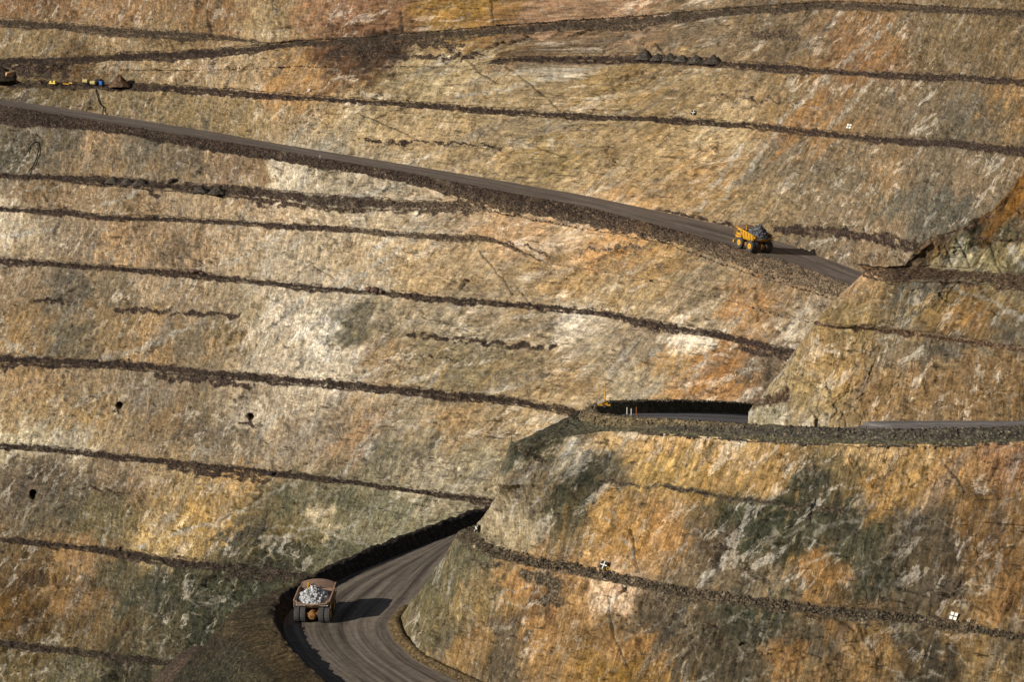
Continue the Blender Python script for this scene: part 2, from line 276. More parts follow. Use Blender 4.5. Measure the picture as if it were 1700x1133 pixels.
def plain(name, rgb, rough=.5, metal=0., var=.25, scale=3.0, emit=None):
    m, nt, b = new_mat(name); N = nt.nodes.new; L = nt.links.new
    tc = N('ShaderNodeTexCoord'); n = N('ShaderNodeTexNoise'); n.inputs['Scale'].default_value = scale; n.inputs['Detail'].default_value = 5; n.inputs['Roughness'].default_value = .65
    L(tc.outputs['Object'], n.inputs['Vector'])
    mr = N('ShaderNodeMapRange'); mr.inputs[1].default_value = .3; mr.inputs[2].default_value = .7; mr.inputs[3].default_value = 1 - var; mr.inputs[4].default_value = 1 + var
    L(n.outputs['Fac'], mr.inputs[0])
    vm = N('ShaderNodeVectorMath'); vm.operation = 'SCALE'; c = lin(rgb); vm.inputs[0].default_value = tuple(c)
    L(mr.outputs[0], vm.inputs['Scale']); L(vm.outputs[0], b.inputs['Base Color'])
    b.inputs['Roughness'].default_value = rough; b.inputs['Metallic'].default_value = metal
    b.inputs['Specular IOR Level'].default_value = .3
    return m

# ------------------------------------------------------------------ mesh helpers
C = scene.collection
def link(name, me, mat, parent=None):
    o = bpy.data.objects.new(name, me); C.objects.link(o)
    if mat: me.materials.append(mat)
    if parent: o.parent = parent
    return o
def tag(o, label=None, cat=None, group=None, kind=None):
    if label: o['label'] = label
    if cat: o['category'] = cat
    if group: o['group'] = group
    if kind: o['kind'] = kind
    return o
def np_mesh(name, V, Q, col=None, mat=None, kind=None, smooth=True, parent=None, st=None):
    me = bpy.data.meshes.new(name); n = Q.shape[1]
    me.vertices.add(len(V)); me.vertices.foreach_set('co', np.ascontiguousarray(V, np.float32).ravel())
    me.loops.add(Q.size); me.loops.foreach_set('vertex_index', np.ascontiguousarray(Q, np.int32).ravel())
    me.polygons.add(len(Q)); me.polygons.foreach_set('loop_start', np.arange(len(Q), dtype=np.int32) * n)
    me.polygons.foreach_set('loop_total', np.full(len(Q), n, np.int32))
    if smooth: me.polygons.foreach_set('use_smooth', np.ones(len(Q), bool))
    me.update(calc_edges=True)
    if col is not None:
        a = me.color_attributes.new('Col', 'FLOAT_COLOR', 'POINT')
        c4 = np.zeros((len(V), 4), np.float32); c4[:, :col.shape[1]] = col
        a.data.foreach_set('color', c4.ravel())
    if st is not None:
        a = me.attributes.new('st', 'FLOAT_VECTOR', 'POINT'); a.data.foreach_set('vector', np.ascontiguousarray(st, np.float32).ravel())
    o = link(name, me, mat, parent)
    if kind: o['kind'] = kind
    return o
def grid_quads(r, c, flip=False):
    i = np.arange((r - 1) * c).reshape(r - 1, c)[:, :-1].ravel()
    q = np.stack([i, i + c, i + c + 1, i + 1], -1)
    return q[:, ::-1] if flip else q
def loft(levels, rows):
    """levels: list of (C,3) curves top to bottom; rows[k]: rows in segment k. returns grid, seg id per row, fraction per row"""
    P = []; S = []; Fr = []
    for k in range(len(levels) - 1):
        n = rows[k]
        f = (np.arange(n) / n)
        P.append(levels[k][None] * (1 - f)[:, None, None] + levels[k + 1][None] * f[:, None, None])
        S += [k] * n; Fr += list(f)
    P.append(levels[-1][None]); S.append(len(levels) - 2); Fr.append(1.0)
    return np.concatenate(P), np.array(S), np.array(Fr)

# ------------------------------------------------------------------ rock relief and colour
RUBBLE = lin((70, 57, 48))
def weather(P, seg, frac, types, nh, cp, rub, vein, crack, seed, lean0, lean1, amp=1.0, drill=0., rubcol=None, hold=None, rspread=7.0, axis=None, fol=(1., 1.), deep=1.0, cream=0.):
    """displace the lofted grid along nh and colour it. types[k] in face / bench / road / fill.
    returns displaced grid, colour with the rubble share as fourth channel, photo x, y, along, up"""
    Rn, Cn = P.shape[:2]
    px, py = project(P)
    mid = Rn // 2
    if axis is not None:
        s = P[..., 0] * axis[0] + P[..., 1] * axis[1] + 500
    else:
        tm = np.stack([-nh[:, 1], nh[:, 0]], -1)
        ds = np.hypot(*np.diff(P[mid, :, :2], axis=0).T)
        s = np.r_[0, np.cumsum(ds)][None] + (P[..., 0] - P[mid:mid + 1, :, 0]) * tm[None, :, 0] + (P[..., 1] - P[mid:mid + 1, :, 1]) * tm[None, :, 1]
    T = np.array([{'face': 0, 'bench': 1, 'road': 2, 'fill': 3}[k] for k in types])[seg]
    wid = np.ones((Rn, Cn)); seglast = np.zeros(len(types), int); segfirst = seglast.copy()
    for k, ty in enumerate(types):
        rws = np.where(seg == k)[0]; segfirst[k] = rws[0]; seglast[k] = min(rws[-1] + 1, Rn - 1)
        if ty in ('bench', 'fill'): wid[rws] = np.clip((py[seglast[k]] - py[rws[0]] - .8) / 3., 0, 1)[None]
    soft = ((T == 1) | (T == 3)).astype(float)[:, None] * wid
    road = (T == 2).astype(float)[:, None]; face = 1 - soft - road
    t = P[..., 2] / .85 + 400
    t = np.where(((T == 1) | (T == 3))[:, None], P[..., 2] / .45 + 400, t)
    lean = lean0 + (lean1 - lean0) * sstep(350, 1500, px)
    sp = s - lean * t
    rows = np.arange(Rn); rr = rows[(T == 2)]
    if len(rr):
        rr = np.append(rr, rr[-1] + 1)
        dist2 = np.minimum(np.abs(rows[:, None] - rr[None]).min(1), 99)
        calm = sstep(0, 14, dist2.astype(float))[:, None]; calm0 = sstep(0, 2, dist2.astype(float))[:, None]
    else: calm = np.ones((Rn, 1)); calm0 = calm
    if hold is not None: calm = calm * hold; calm0 = calm0 * hold
    big = fbm(s / 42, t / 36, seed, 3)
    mid_ = fbm(sp / 8, t / 13, seed + 5, 5)
    rid = 1 - np.abs(fbm(sp / 6.5, t / 16, seed + 9, 3)) * 2.2
    wx = fbm(s / 6, t / 6, seed + 11, 4) * 4.2; wy = fbm(s / 6, t / 6, seed + 12, 4) * 4.2
    gap, pl = worley((sp + wx) / 6.5, (t + wy - s * .2) / 8.0, seed + 21)
    gap2, pl2 = worley((sp + wx * .8) / 2.1, (t + wy * .8 + s * .15) / 2.4, seed + 22)
    patchy = sstep(-.08, .42, fbm(s / 22, t / 15, seed + 31, 4))          # smooth drilled rock <-> broken rock
    fine = fbm(sp / 1.5, t / 1.8, seed + 41, 4)
    fine2 = perlin(s / .8, t / .7, seed + 43)
    gap3, pl3 = worley((s + wx) / 7.0, (t + wy) / 2.8, seed + 23)
    d = big * 2.0 + mid_ * .85 + rid * .22 + pl * (.2 + 1.0 * patchy) + pl3 * (.08 + .6 * patchy) + pl2 * (.14 + .45 * patchy) + fine * .36 + fine2 * .12
    lump = fbm(s / 6, t / 3 + py / 30, seed + 51, 3); stones = fbm(s / 1.5, t / .9 + py / 7, seed + 53, 3)
    disp = (d * face + (big * 2.0 + lump * .5) * soft) * calm * amp
    up = soft * calm0 * (np.maximum(lump, -.15) * 1.0 + stones * .6) * amp
    Q = P.copy()
    Q[..., 0] += nh[None, :, 0] * disp; Q[..., 1] += nh[None, :, 1] * disp
    Q[..., 2] += disp * .35 * face + up
    fo = fol[0] + (fol[1] - fol[0]) * sstep(300, 1250, px)
    # ---- colour: sampled with a ragged, blocky, lean-following warp so that bodies of rock meet at broken edges
    wk = 1 + .5 * (1 - fo); w1 = fbm(s / 7, t / 7, seed + 61, 6, .64) * 30 * wk; w2 = fbm(s / 7, t / 7, seed + 62, 6, .64) * 24 * wk
    sf = sp - .42 * t                              # foliation dips across the drilled lines
    along = fbm(sf / 4.5, t / 60, seed + 63, 5, .58) * 95 * fo
    L = lattice(cp, cream)
    col = sample(L, px + w1 + along * .52 + pl * 22 + pl2 * 12, py + w2 - along * .84 - pl * 16 + pl2 * 9)
    coarse = sample(L, px, py)
    mu_ = col.mean(-1, keepdims=True); col = (mu_ + (col - mu_) * (1.0 + .06 * (deep - 1))) * (mu_ / .16) ** (.25 * (deep - 1)) * (1.12 + .10 * (deep - 1)) if deep != 1.0 else col
    lum = col.mean(-1, keepdims=True)
    streak = fbm(sp / 1.4, t / 9, seed + 71, 5); streak2 = fbm(sp / .7, t / 2.6, seed + 72, 4); blot = fbm(s / 3.2, t / 2.6, seed + 75, 5, .62); streak3 = fbm(sp / .42, t / 5.5, seed + 76, 3); speckle = perlin(s / .5, t / .45, seed + 77)
    lw = .45 + .5 * np.clip(px / 1700., 0, 1)
    tone = 1 + .30 * fo * fbm(sf / 2.2, t / 16, seed + 64, 4) + .40 * lw * streak + .36 * streak2 + .30 * streak3 * lw + .14 * speckle + .42 * blot + .16 * mid_ + .20 * fine + .16 * pl + .14 * pl2
    o = sstep(.10, .5, .6 * fbm(sp / 1.8, t / 12, seed + 73, 5) + .6 * fbm(sf / 4.0, t / 30, seed + 78, 4)) * .5 * (.45 + .55 * fo); g = sstep(.08, .45, fbm(sf / 5.0, t / 26, seed + 74, 5)) * .36
    col = col * (1 - o[..., None]) + o[..., None] * (lum * np.array([1.24, 1.0, .62]))
    col = col * (1 - g[..., None]) + g[..., None] * (lum * np.array([1.03, .98, .87]) * .86)
    col = col * np.clip(tone, .38, 1.8)[..., None]
    # pale veins and dark joints
    v1 = np.abs(fbm(s / 17 + t / 40, t / 11 - s / 60, seed + 81, 4)); v2 = np.abs(fbm(s / 9 - t / 15, t / 14 + s / 12, seed + 82, 4))
    pm = sstep(0, .3, fbm(s / 30, t / 22, seed + 83, 2))
    vn = np.clip(1 - v1 / .034, 0, 1) * pm * .75 + np.clip(1 - v2 / .03, 0, 1) * (1 - pm) * .6
    wxp = fbm(s / 4, t / 4, seed + 84, 4) * 9; wyp = fbm(s / 4, t / 4, seed + 86, 4) * 9
    brk = sstep(-.28, .25, fbm(s / 2.4, t / 2.4, seed + 85, 4))
    vs = strokes(px + wxp, py + wyp, vein) * (.12 + .88 * brk)
    wp = sstep(.22, .46, fbm(sf / 5, t / 14, seed + 87, 5)) * sstep(.16, .34, lum[..., 0]) * .65    # crushed pale rock
    vn = np.clip(vn + vs * 1.05 + wp, 0, 1)[..., None]
    pale_c = lin((208, 196, 170)) * .5 + lum * .45
    col = col * (1 - vn * .75) + vn * .75 * pale_c * np.clip(.6 + .4 * tone, .5, 1.4)[..., None]
    cr = np.clip(1 - gap / .05, 0, 1) * patchy * .55 + np.clip(1 - gap2 / .08, 0, 1) * patchy * .38 + strokes(px + wxp * .5, py + wyp * .5, crack) * .9
    j1 = np.abs(fbm(s / 5 + t / 9, t / 4, seed + 91, 4)); cr = cr + np.clip(1 - j1 / .022, 0, 1) * .35 * sstep(-.1, .3, fbm(s / 9, t / 9, seed + 92, 3))
    j2 = np.abs(fbm(sp / 3.0, t / 7, seed + 93, 4)); cr = cr + np.clip(1 - j2 / .03, 0, 1) * .4 * sstep(.0, .3, fbm(s / 7, t / 7, seed + 94, 3))
    cr = np.clip(cr, 0, 1)
    col = col * (1 - .7 * cr[..., None])
    cut = cr * face * calm * .4                    # the joints are cut into the rock
    Q[..., 0] -= nh[None, :, 0] * cut; Q[..., 1] -= nh[None, :, 1] * cut
    if drill > 0:
        k = sp / 2.35 + .10 * perlin(s / 20, t / 9, seed + 95); fr = np.abs(k - np.floor(k) - .5)
        hh = (_h(np.floor(k), np.floor(t / 13.0 + _h(np.floor(k), np.zeros_like(k), 3) / 2 ** 32), seed + 96) / 2 ** 32)
        dl = np.clip(1 - fr / .10, 0, 1) * (hh > .3) * sstep(-.15, .3, fbm(s / 20, t / 12, seed + 97, 3)) * sstep(-.3, .1, fbm(s / 1.5, t / 3, seed + 98, 3)) * drill
        dk = (hh > .62)[..., None]
        col = col * (1 - dl[..., None] * .75) + dl[..., None] * .75 * np.where(dk, lin((70, 52, 34)), lin((186, 142, 74)) * (.6 + .5 * hh[..., None]))
    # rubble: on benches and fills, spilling raggedly over the edges
    rn = fbm(s / 2.8, t / 1.9, seed + 101, 5, .6)
    spill = np.zeros((Rn, Cn))
    for k, ty in enumerate(types):
        if ty not in ('bench', 'fill'): continue
        last = seglast[k]; first = segfirst[k]; wide = np.clip((py[last] - py[first] - 1) / 4., 0, 1)[None]
        dd = py - py[last][None]
        sl = rspread * (.12 + 2.2 * np.clip(fbm(s[last] / 22, s[last] * 0 + k * 7.3, seed + 103, 4) + .12, 0, 1))[None]
        spill = np.maximum(spill, np.where((dd >= 0) & (dd < 60), np.clip(1.15 - dd / sl, 0, 1) * wide, 0))
        du = py[first][None] - py
        spill = np.maximum(spill, np.where((du >= 0) & (du < 40), np.clip(.9 - du / 3.0, 0, 1) * wide, 0))
    rs = strokes(px + wxp * 1.6, py + wyp * 1.3, rub) * (.55 + .5 * sstep(-.3, .2, fbm(s / 4.5, t / 2.2, seed + 108, 4)))
    rr_ = np.maximum(spill, rs) * face
    bare = sstep(.30, .62, rn + .25 * blot) * soft * ((T == 1)[:, None])         # bare rock showing through on the benches
    ee = np.ones((Rn, Cn)); isb = (T == 1)[:, None]
    ee = np.where(isb, 1.7 * np.minimum(frac, 1 - frac)[:, None] * 2 + .16, 1.5)
    ee = ee + np.where(isb, .55 * fbm(s / 19, seg[:, None] * 5.1 + 0 * s, seed + 104, 3), 0)
    cover = sstep(.25, .65, ee + rn * 1.0 + .55 * perlin(s / 1.3, seg[:, None] * 3.3 + 0 * s, seed + 105) + .35 * perlin(s / .5, t / .4, seed + 106))
    m = np.maximum(soft * cover * (1 - bare * .6), sstep(.30, .62, rr_ + rn * 1.0 - .05) * (rr_ > 0.02))
    speck = perlin(s / .55, t / .5 + py / 3, seed + 111); speck2 = fbm(s / 2.5, t / 2 + py / 9, seed + 112, 4)
    base = RUBBLE if rubcol is None else rubcol(px, py)
    rc = base * np.clip(1 + .6 * speck2 + .4 * speck, .3, 2)[..., None]
    pale = sstep(.38, .7, perlin(s / .9, t / .8 + py / 4, seed + 113))[..., None]
    rc = rc * (1 - .55 * pale) + .55 * pale * (coarse * .75)
    wash = sstep(.0, .5, fbm(s / 8, t / 4 + py / 14, seed + 114, 4))[..., None] * .35
    rc = rc * (1 - wash) + wash * coarse * .6
    m = m[..., None]
    col = col * (1 - m) + m * rc
    Q[..., 2] += (m[..., 0] * face) * calm * stones * .45
    return Q, np.concatenate([np.clip(col, .004, .9), m], -1), px, py, np.stack([sp, t, patchy], -1)

# ------------------------------------------------------------------ MAIN PIT WALL (benches survey: x, back edge y, front edge y)
B = dict(
B0=[(0,30,44),(106,39,49),(212,46,58),(318,53,64),(424,62,67),(494,67,72)],
R0=[(0,96,108),(106,95,105),(212,88,101),(318,83,97),(424,76,87),(494,68,77),(600,62,74),(762,49,63),(868,41,54),(974,33,48),(1080,26,41),(1241,12,24),(1382,2,14),(1500,8,17),(1600,14,22),(1700,19,26)],
B0R=[(780,94,99),(860,94,102),(974,93,102),(1080,92,105),(1206,101,113),(1312,107,119),(1418,119,126),(1559,122,131),(1700,131,140)],
B1=[(0,136,143),(212,138,149),(318,143,152),(424,152,162),(550,162,169),(691,170,178),(832,180,191),(974,189,197),(1100,194,203),(1241,203,211),(1382,219,229),(1488,228,239),(1629,236,248),(1700,244,260)],
R1=[(0,164,174),(176,190,203),(353,219,232),(459,238,249),(550,253,265),(691,276,289),(832,300,317),(974,325,343),(1100,352,376),(1220,379,409),(1312,407,436),(1418,447,475)],
B2=[(0,288,293),(106,290,300),(212,294,312),(282,302,318),(424,311,328),(550,324,346),(656,330,348),(762,340,350)],
B3=[(0,344,351),(106,348,356),(176,358,367),(282,360,367),(388,366,373),(600,379,386),(656,386,393),(797,393,399),(850,399,405)],
B4=[(0,428,437),(176,441,449),(318,451,460),(459,467,476),(600,480,488),(656,484,492),(797,497,507),(903,506,514),(1009,517,526),(1080,532,543),(1150,544,556),(1206,553,564),(1276,573,582),(1333,584,592)],
B5=[(0,588,604),(106,595,609),(212,599,614),(318,611,624),(459,624,637),(550,630,645),(691,645,657),(832,657,670),(938,676,686)],
B6=[(0,735,744),(106,744,752),(212,756,765),(353,770,780),(494,786,796),(600,798,806),(656,808,815),(762,822,829),(804,827,834)],
B7=[(0,892,901),(106,902,911),(212,915,926),(282,926,940),(388,936,950),(459,944,955),(508,954,962)],
B8=[(0,1062,1074),(106,1076,1086),(212,1088,1100),(282,1096,1106)])
FILLB = [(0,205),(176,217),(353,250),(600,288),(691,307),(832,345),(974,372),(1110,396),(1206,434),(1312,468),(1400,495)]
STEP = 1.75
X = np.concatenate([np.arange(-240, -20, 10), np.arange(-20, 1722, STEP), np.arange(1724, 1900, 10)])
NC = len(X)
def jit(seed, a=1.0): return a * (1.3 * fbm(X / 34, X * 0 + seed, 300 + seed, 2) + .9 * perlin(X / 9, X * 0 + seed, 330 + seed))
NHW = np.array([-.5456, -.8381]); NHM = np.broadcast_to(NHW, (NC, 2))
def edge(n, which):
    a = np.array(B[n], float); y = interp(X, a[:, 0], a[:, which]); k = 26
    e = np.pad(y, k, mode='reflect', reflect_type='odd'); w = np.hanning(2 * k + 3)[1:-1]
    return np.convolve(e, w / w.sum(), 'valid')
def ragged(P, seed, a=1.0):
    """lower or raise an edge by a pixel or two without moving it in plan"""
    Q = P.copy(); Q[:, 2] -= jit(seed, a) * np.linalg.norm(P, axis=1) / F; return Q
# heights follow from walking up and down the wall at the batter angle, smoothed along each bench
BAT = R(60); FB = np.array(FILLB, float); yfill = interp(X, FB[:, 0], FB[:, 1])
def level_z(P, x0, x1, k=95):
    z = P[:, 2].copy(); i0, i1 = np.searchsorted(X, (x0, x1)); i1 = min(i1, NC - 1); z[:i0] = z[i0]; z[i1:] = z[i1]
    w = np.hanning(2 * k + 3)[1:-1]; w /= w.sum()
    for _ in range(2): z = np.convolve(np.pad(z, k, mode='edge'), w, 'valid')
    return z
bench = {}
def shelf(n, z):
    fr = at_z(X, edge(n, 2), z); ba = at_slope(X, edge(n, 1), fr, NHM, R(22)); bench[n] = [ba, fr]
RNG = dict(B0=(-20, 480), B0R=(820, 1720), B1=(-20, 1720), B2=(-20, 720), B3=(-20, 860), B4=(-20, 1340), B5=(-20, 960), B6=(-20, 810), B7=(-20, 510), B8=(-20, 300))
shelf('B4', -134.0 + 0 * X)
p_ = bench['B4'][1]
for n in ('B5', 'B6', 'B7', 'B8'):
    shelf(n, level_z(at_slope(X, edge(n, 1), p_, NHM, BAT), *RNG[n])); p_ = bench[n][1]
for n, lo in (('B3', 'B4'), ('B2', 'B3')):
    shelf(n, level_z(at_slope(X, edge(n, 2), bench[lo][0], NHM, BAT), *RNG[n]))
wl_ = (1 - sstep(640, 860, X))[:, None]
f0 = at_slope(X, yfill, bench['B2'][0], NHM, BAT) * wl_ + at_slope(X, yfill, bench['B4'][0], NHM, BAT) * (1 - wl_)
zR1 = level_z(at_slope(X, edge('R1', 2), f0, NHM, R(36)), -20, 1400, 60)
r1f = at_z(X, edge('R1', 2), zR1); r1b = at_z(X, edge('R1', 1), zR1); bench['R1'] = [r1b, r1f]
fill = at_slope(X, yfill, r1f, NHM, R(36))
shelf('B1', level_z(at_slope(X, edge('B1', 2), r1b, NHM, BAT), *RNG['B1']))
shelf('B0R', level_z(at_slope(X, edge('B0R', 2), bench['B1'][0], NHM, BAT), *RNG['B0R']))
wl_ = (1 - sstep(760, 900, X))[:, None]
r0 = at_slope(X, edge('R0', 2), bench['B1'][0], NHM, BAT) * wl_ + at_slope(X, edge('R0', 2), bench['B0R'][0], NHM, BAT) * (1 - wl_)
zR0 = level_z(r0, -20, 1720, 70)
r0f = at_z(X, edge('R0', 2), zR0); r0b = at_slope(X, edge('R0', 1), r0f, NHM, R(13))
shelf('B0', level_z(at_slope(X, edge('B0', 2), r0b, NHM, BAT), *RNG['B0']))
for n in ('B0', 'B0R', 'B1', 'B2', 'B3', 'B4', 'B5', 'B6', 'B7', 'B8'):
    ba, fr = bench[n]; bench[n] = [ragged(ba, len(n) * 7 + ord(n[1]) * 3 + 1, 1.1), ragged(fr, len(n) * 7 + ord(n[1]) * 3 + 2, 1.3)]
bench['R0'] = [ragged(r0b, 21, .5), ragged(r0f, 22, 1.0)]
fill = ragged(fill, 99, 2.2)
def fade(n, w, up, lo, f):
    """where w -> 0 the bench pinches out onto the face between up and lo"""
    q = up * (1 - f) + lo * f
    for i in (0, 1): bench[n][i] = bench[n][i] * w[:, None] + (q + (lo - up) * .01 * i) * (1 - w)[:, None]
wb0 = 1 - sstep(360, 505, X)
for i in (0, 1): bench['B0'][i] = bench['B0'][i] * wb0[:, None] + (bench['R0'][0] + np.array([0, 0, .12 * (2 - i)])) * (1 - wb0)[:, None]
fade('B0R', sstep(770, 860, X), bench['R0'][1], bench['B1'][0], .42)
fade('B2', 1 - sstep(690, 830, X), fill, bench['B4'][0], .06)
fade('B3', 1 - sstep(800, 935, X), bench['B2'][1], bench['B4'][0], .5)
top = at_slope(X, -75 + 0 * X, bench['B0'][0], NHM, R(60))
bot = at_slope(X, 1290 + 0 * X, bench['B8'][1], NHM, R(60))
names = ['B0', 'R0', 'B0R', 'B1', 'R1', 'fill', 'B2', 'B3', 'B4', 'B5', 'B6', 'B7', 'B8']
levels = [top]; types = []
for n in names:
    if n == 'fill': levels.append(fill); types.append('fill'); continue
    levels += [bench[n][0], bench[n][1]]; types += ['face', 'road' if n == 'R1' else 'bench']
levels.append(bot); types.append('face')
vis = (X > -20) & (X < 1720)
rows = []
for a, b in zip(levels[:-1], levels[1:]):
    dy = (project(b)[1] - project(a)[1])[vis]; rows.append(max(3, int(np.percentile(dy, 92) / STEP) + 1))
PW, segW, frW = loft(levels, rows)
def rub_wall(px, py):
    d = np.zeros(px.shape + (3,)) + lin((70, 57, 48))
    w = (sstep(-30, 10, py - interp(px, [0, 1430], [190, 470])) * (1 - sstep(70, 90, py - interp(px, [0, 1430], [190, 470]))) * sstep(300, 1250, px))[..., None]
    d = d * (1 - w) + w * lin((124, 106, 84))
    g = (sstep(860, 1000, py))[..., None] * .5
    d = d * (1 - g) + g * lin((80, 72, 58))
    q = (1 - sstep(60, 90, py))[..., None] * .6
    return d * (1 - q) + q * lin((100, 86, 68))
QW, colW, pxW, pyW, stW = weather(PW, segW, frW, types, NHM, ROCK_WALL, RUB_WALL, VEIN_WALL, CRACK_WALL, 1, -.26, .22, 1.0, .45, rub_wall, axis=(.8381, -.5456), fol=(.22, 1.), cream=.13)
# old underground openings cut by the face
for hx, hy, rx, ry in ((197, 673, 5.4, 5.2), (417, 693, 4.8, 5.6), (56, 821, 5.0, 7.4)):
    e = ((pxW - hx) / rx) ** 2 + (np.where(pyW < hy, (pyW - hy), (pyW - hy) * .8) / ry) ** 2
    k = sstep(1.15, .8, e)
    rd = ray(np.array(hx), np.array(hy)); QW += (k * 11.0)[..., None] * np.array([rd[0], rd[1], .02])
    colW[..., 3] = np.maximum(colW[..., 3], k)
roadk = types.index('road')
rr = np.where(segW == roadk)[0]; r_a, r_b = rr[0], rr[-1] + 1
def part(a, b):
    return QW[a:b + 1].reshape(-1, 3), grid_quads(b - a + 1, NC), colW[a:b + 1].reshape(-1, 4), stW[a:b + 1].reshape(-1, 3)
# upper and lower wall share the road edge rows
V1, Q1, c1, t1 = part(0, r_a); V2, Q2, c2, t2 = part(r_b, QW.shape[0] - 1)
np_mesh('pit_wall', np.concatenate([V1, V2]), np.concatenate([Q1, Q2 + len(V1)]), np.concatenate([c1, c2]), M_ROCK, 'structure', st=np.concatenate([t1, t2]))
def road_colour(s, v, seed, base, light, dark):
    """wheel-polished bands that run along the road: s along (m), v across 0..1"""
    w = v + .05 * fbm(s / 60, v * 0, seed, 2)
    k = .5 + .5 * np.sin(w * 34 + 1.0) ; n = fbm(s / 70, w * 11, seed + 3, 3); f = fbm(s / 16, w * 46, seed + 5, 3); g = fbm(s / 3, w * 14, seed + 7, 3)
    a = np.clip(.5 + .25 * (k - .5) + .85 * n + .55 * f + .12 * g, 0, 1)[..., None]
    c = lin(dark) * (1 - a) + lin(light) * a
    return c * .8 + .2 * lin(base)
s_r = np.cumsum(np.r_[0, np.linalg.norm(np.diff(PW[r_a, :, :2], axis=0), axis=1)])[None] * np.ones((13, 1))
v_r = np.linspace(0, 1, 13)[:, None] * np.ones((1, NC))
Pr = QW[r_a][None] * (1 - v_r)[..., None] + QW[r_b][None] * v_r[..., None]
Pr[1:-1, :, 2] += .10 * fbm(s_r[1:-1] / 25, v_r[1:-1] * 12, 77, 2) - .05
cr_ = road_colour(s_r, v_r, 501, (114, 102, 92), (146, 132, 118), (86, 76, 68))
np_mesh('haul_road', Pr.reshape(-1, 3), grid_quads(13, NC), cr_.reshape(-1, 3), M_ROAD, 'structure')

# ------------------------------------------------------------------ curved lofts with a rounded left end
def nose(px_pts, z, xr, ncol, radius, beta=None, p0=None, wrap=26, turn=2.1):
    """front curve through photo points (left to right) at heights z, with a rounded end leading back behind"""
    a = np.array(px_pts, float); u = np.linspace(0, 1, ncol)
    x = a[0, 0] + (xr - a[0, 0]) * u; y = interp(x, a[:, 0], a[:, 1])
    zz = z(x) if callable(z) else z + 0 * x
    f = at_z(x, y, zz)
    d = f[0] - f[6]; d[2] = 0; d /= np.linalg.norm(d); th0 = math.atan2(d[1], d[0])
    out = []; p = f[0].copy(); st = radius * turn / wrap; th = th0
    for i in range(wrap + 16):
        if i < wrap: th -= turn / wrap
        step = st if i < wrap else .8
        p = p + np.array([math.cos(th), math.sin(th), 0]) * step; out.append(p.copy())
    return np.concatenate([np.array(out)[::-1], f])
def col_normals(cur):
    t = np.gradient(cur, axis=0)[:, :2]; k = 9
    t = np.stack([np.convolve(np.pad(t[:, i], k, mode='edge'), np.ones(2 * k + 1) / (2 * k + 1), 'valid') for i in (0, 1)], -1)
    n = np.stack([t[:, 1], -t[:, 0]], -1); return n / (np.linalg.norm(n, axis=1, keepdims=True) + 1e-9)

# ------------------------------------------------------------------ BUTTRESS below the switchback
NB = 640
zR2 = lambda x: -111.0 + 8.0 * (x - 868) / 832.
bcrest = nose([(886,737),(905,733),(940,726),(1000,717),(1076,718),(1154,724),(1259,731),(1418,738),(1559,738),(1700,734),(1860,726)], zR2, 1860, NB, 3)
bmidt = nose([(850,803),(870,801),(930,798),(1000,797),(1060,804),(1120,809),(1200,822),(1290,832),(1400,844),(1500,854),(1700,872),(1860,885)], lambda x: -117.5 + 1.8 * (x - 868) / 832., 1860, NB, 2.5)
bmidb = nose([(849,806.5),(870,805),(930,803),(1000,803),(1060,809),(1120,815),(1200,830),(1290,840),(1400,851),(1500,859),(1700,874),(1860,887)], lambda x: -117.9 + 1.8 * (x - 868) / 832., 1860, NB, 2.5)
bt = nose([(795,884),(815,900),(868,919),(974,941),(1080,965),(1150,978),(1241,993),(1382,1005),(1524,1022),(1700,1053),(1860,1078)], -132.0, 1860, NB, 7)
bf = nose([(764,890),(775,906),(808,923),(868,938),(974,959),(1080,980),(1150,991),(1241,1006),(1382,1024),(1524,1036),(1700,1063),(1860,1090)], -133.3, 1860, NB, 7)
xb0 = np.array([(660,1034),(668,1060),(700,1097),(765,1130),(850,1168),(1000,1215),(1300,1260),(1860,1330)], float)
u = np.linspace(0, 1, NB); xx = 660 + 1200 * u
fb_ = r3plane(xx, interp(xx, xb0[:, 0], xb0[:, 1]), -.6)
w_ = nose([(660,1034),(700,1097),(850,1168),(1860,1330)], -157.0, 1860, NB, 7)
base = w_.copy(); base[-NB:] = fb_
lead = w_[:-NB] - w_[-NB]; base[:-NB] = lead + fb_[0]
deep = base + np.array([0, 0, -6.0])
lv = [bcrest, bmidt, bmidb, bt, bf, base, deep]
nrow = [48, 4, 68, 10, 110, 3]
PB, segB, frB = loft(lv, nrow)
nhB = col_normals(bt)
cj = fbm(np.arange(PB.shape[1]) / 14., np.zeros(PB.shape[1]), 41, 3)
PB[..., 2] += (cj * .5)[None] * np.isin(segB, [0, 2, 3])[:, None] * np.where(np.arange(len(segB)) == 0, 0, 1)[:, None]
def rub_but(px, py):
    return np.zeros(px.shape + (3,)) + lin((98, 86, 68))
QB, colB, pxB, pyB, stB = weather(PB, segB, frB, ['face', 'face', 'face', 'bench', 'face', 'face'], nhB, ROCK_BUTTRESS, RUB_BUTTRESS, VEIN_BUTTRESS, CRACK_BUTTRESS, 201, -.04, -.04, .6, 1.0, rub_but, axis=(.8381, -.5456), deep=1.6, fol=(.4, .4),
    hold=(sstep(0, 6, np.arange(len(segB)).astype(float)) * .7 + .3)[:, None])
np_mesh('rock_buttress', QB.reshape(-1, 3), grid_quads(*QB.shape[:2]), colB.reshape(-1, 4), M_ROCK, 'structure', st=stB.reshape(-1, 3))

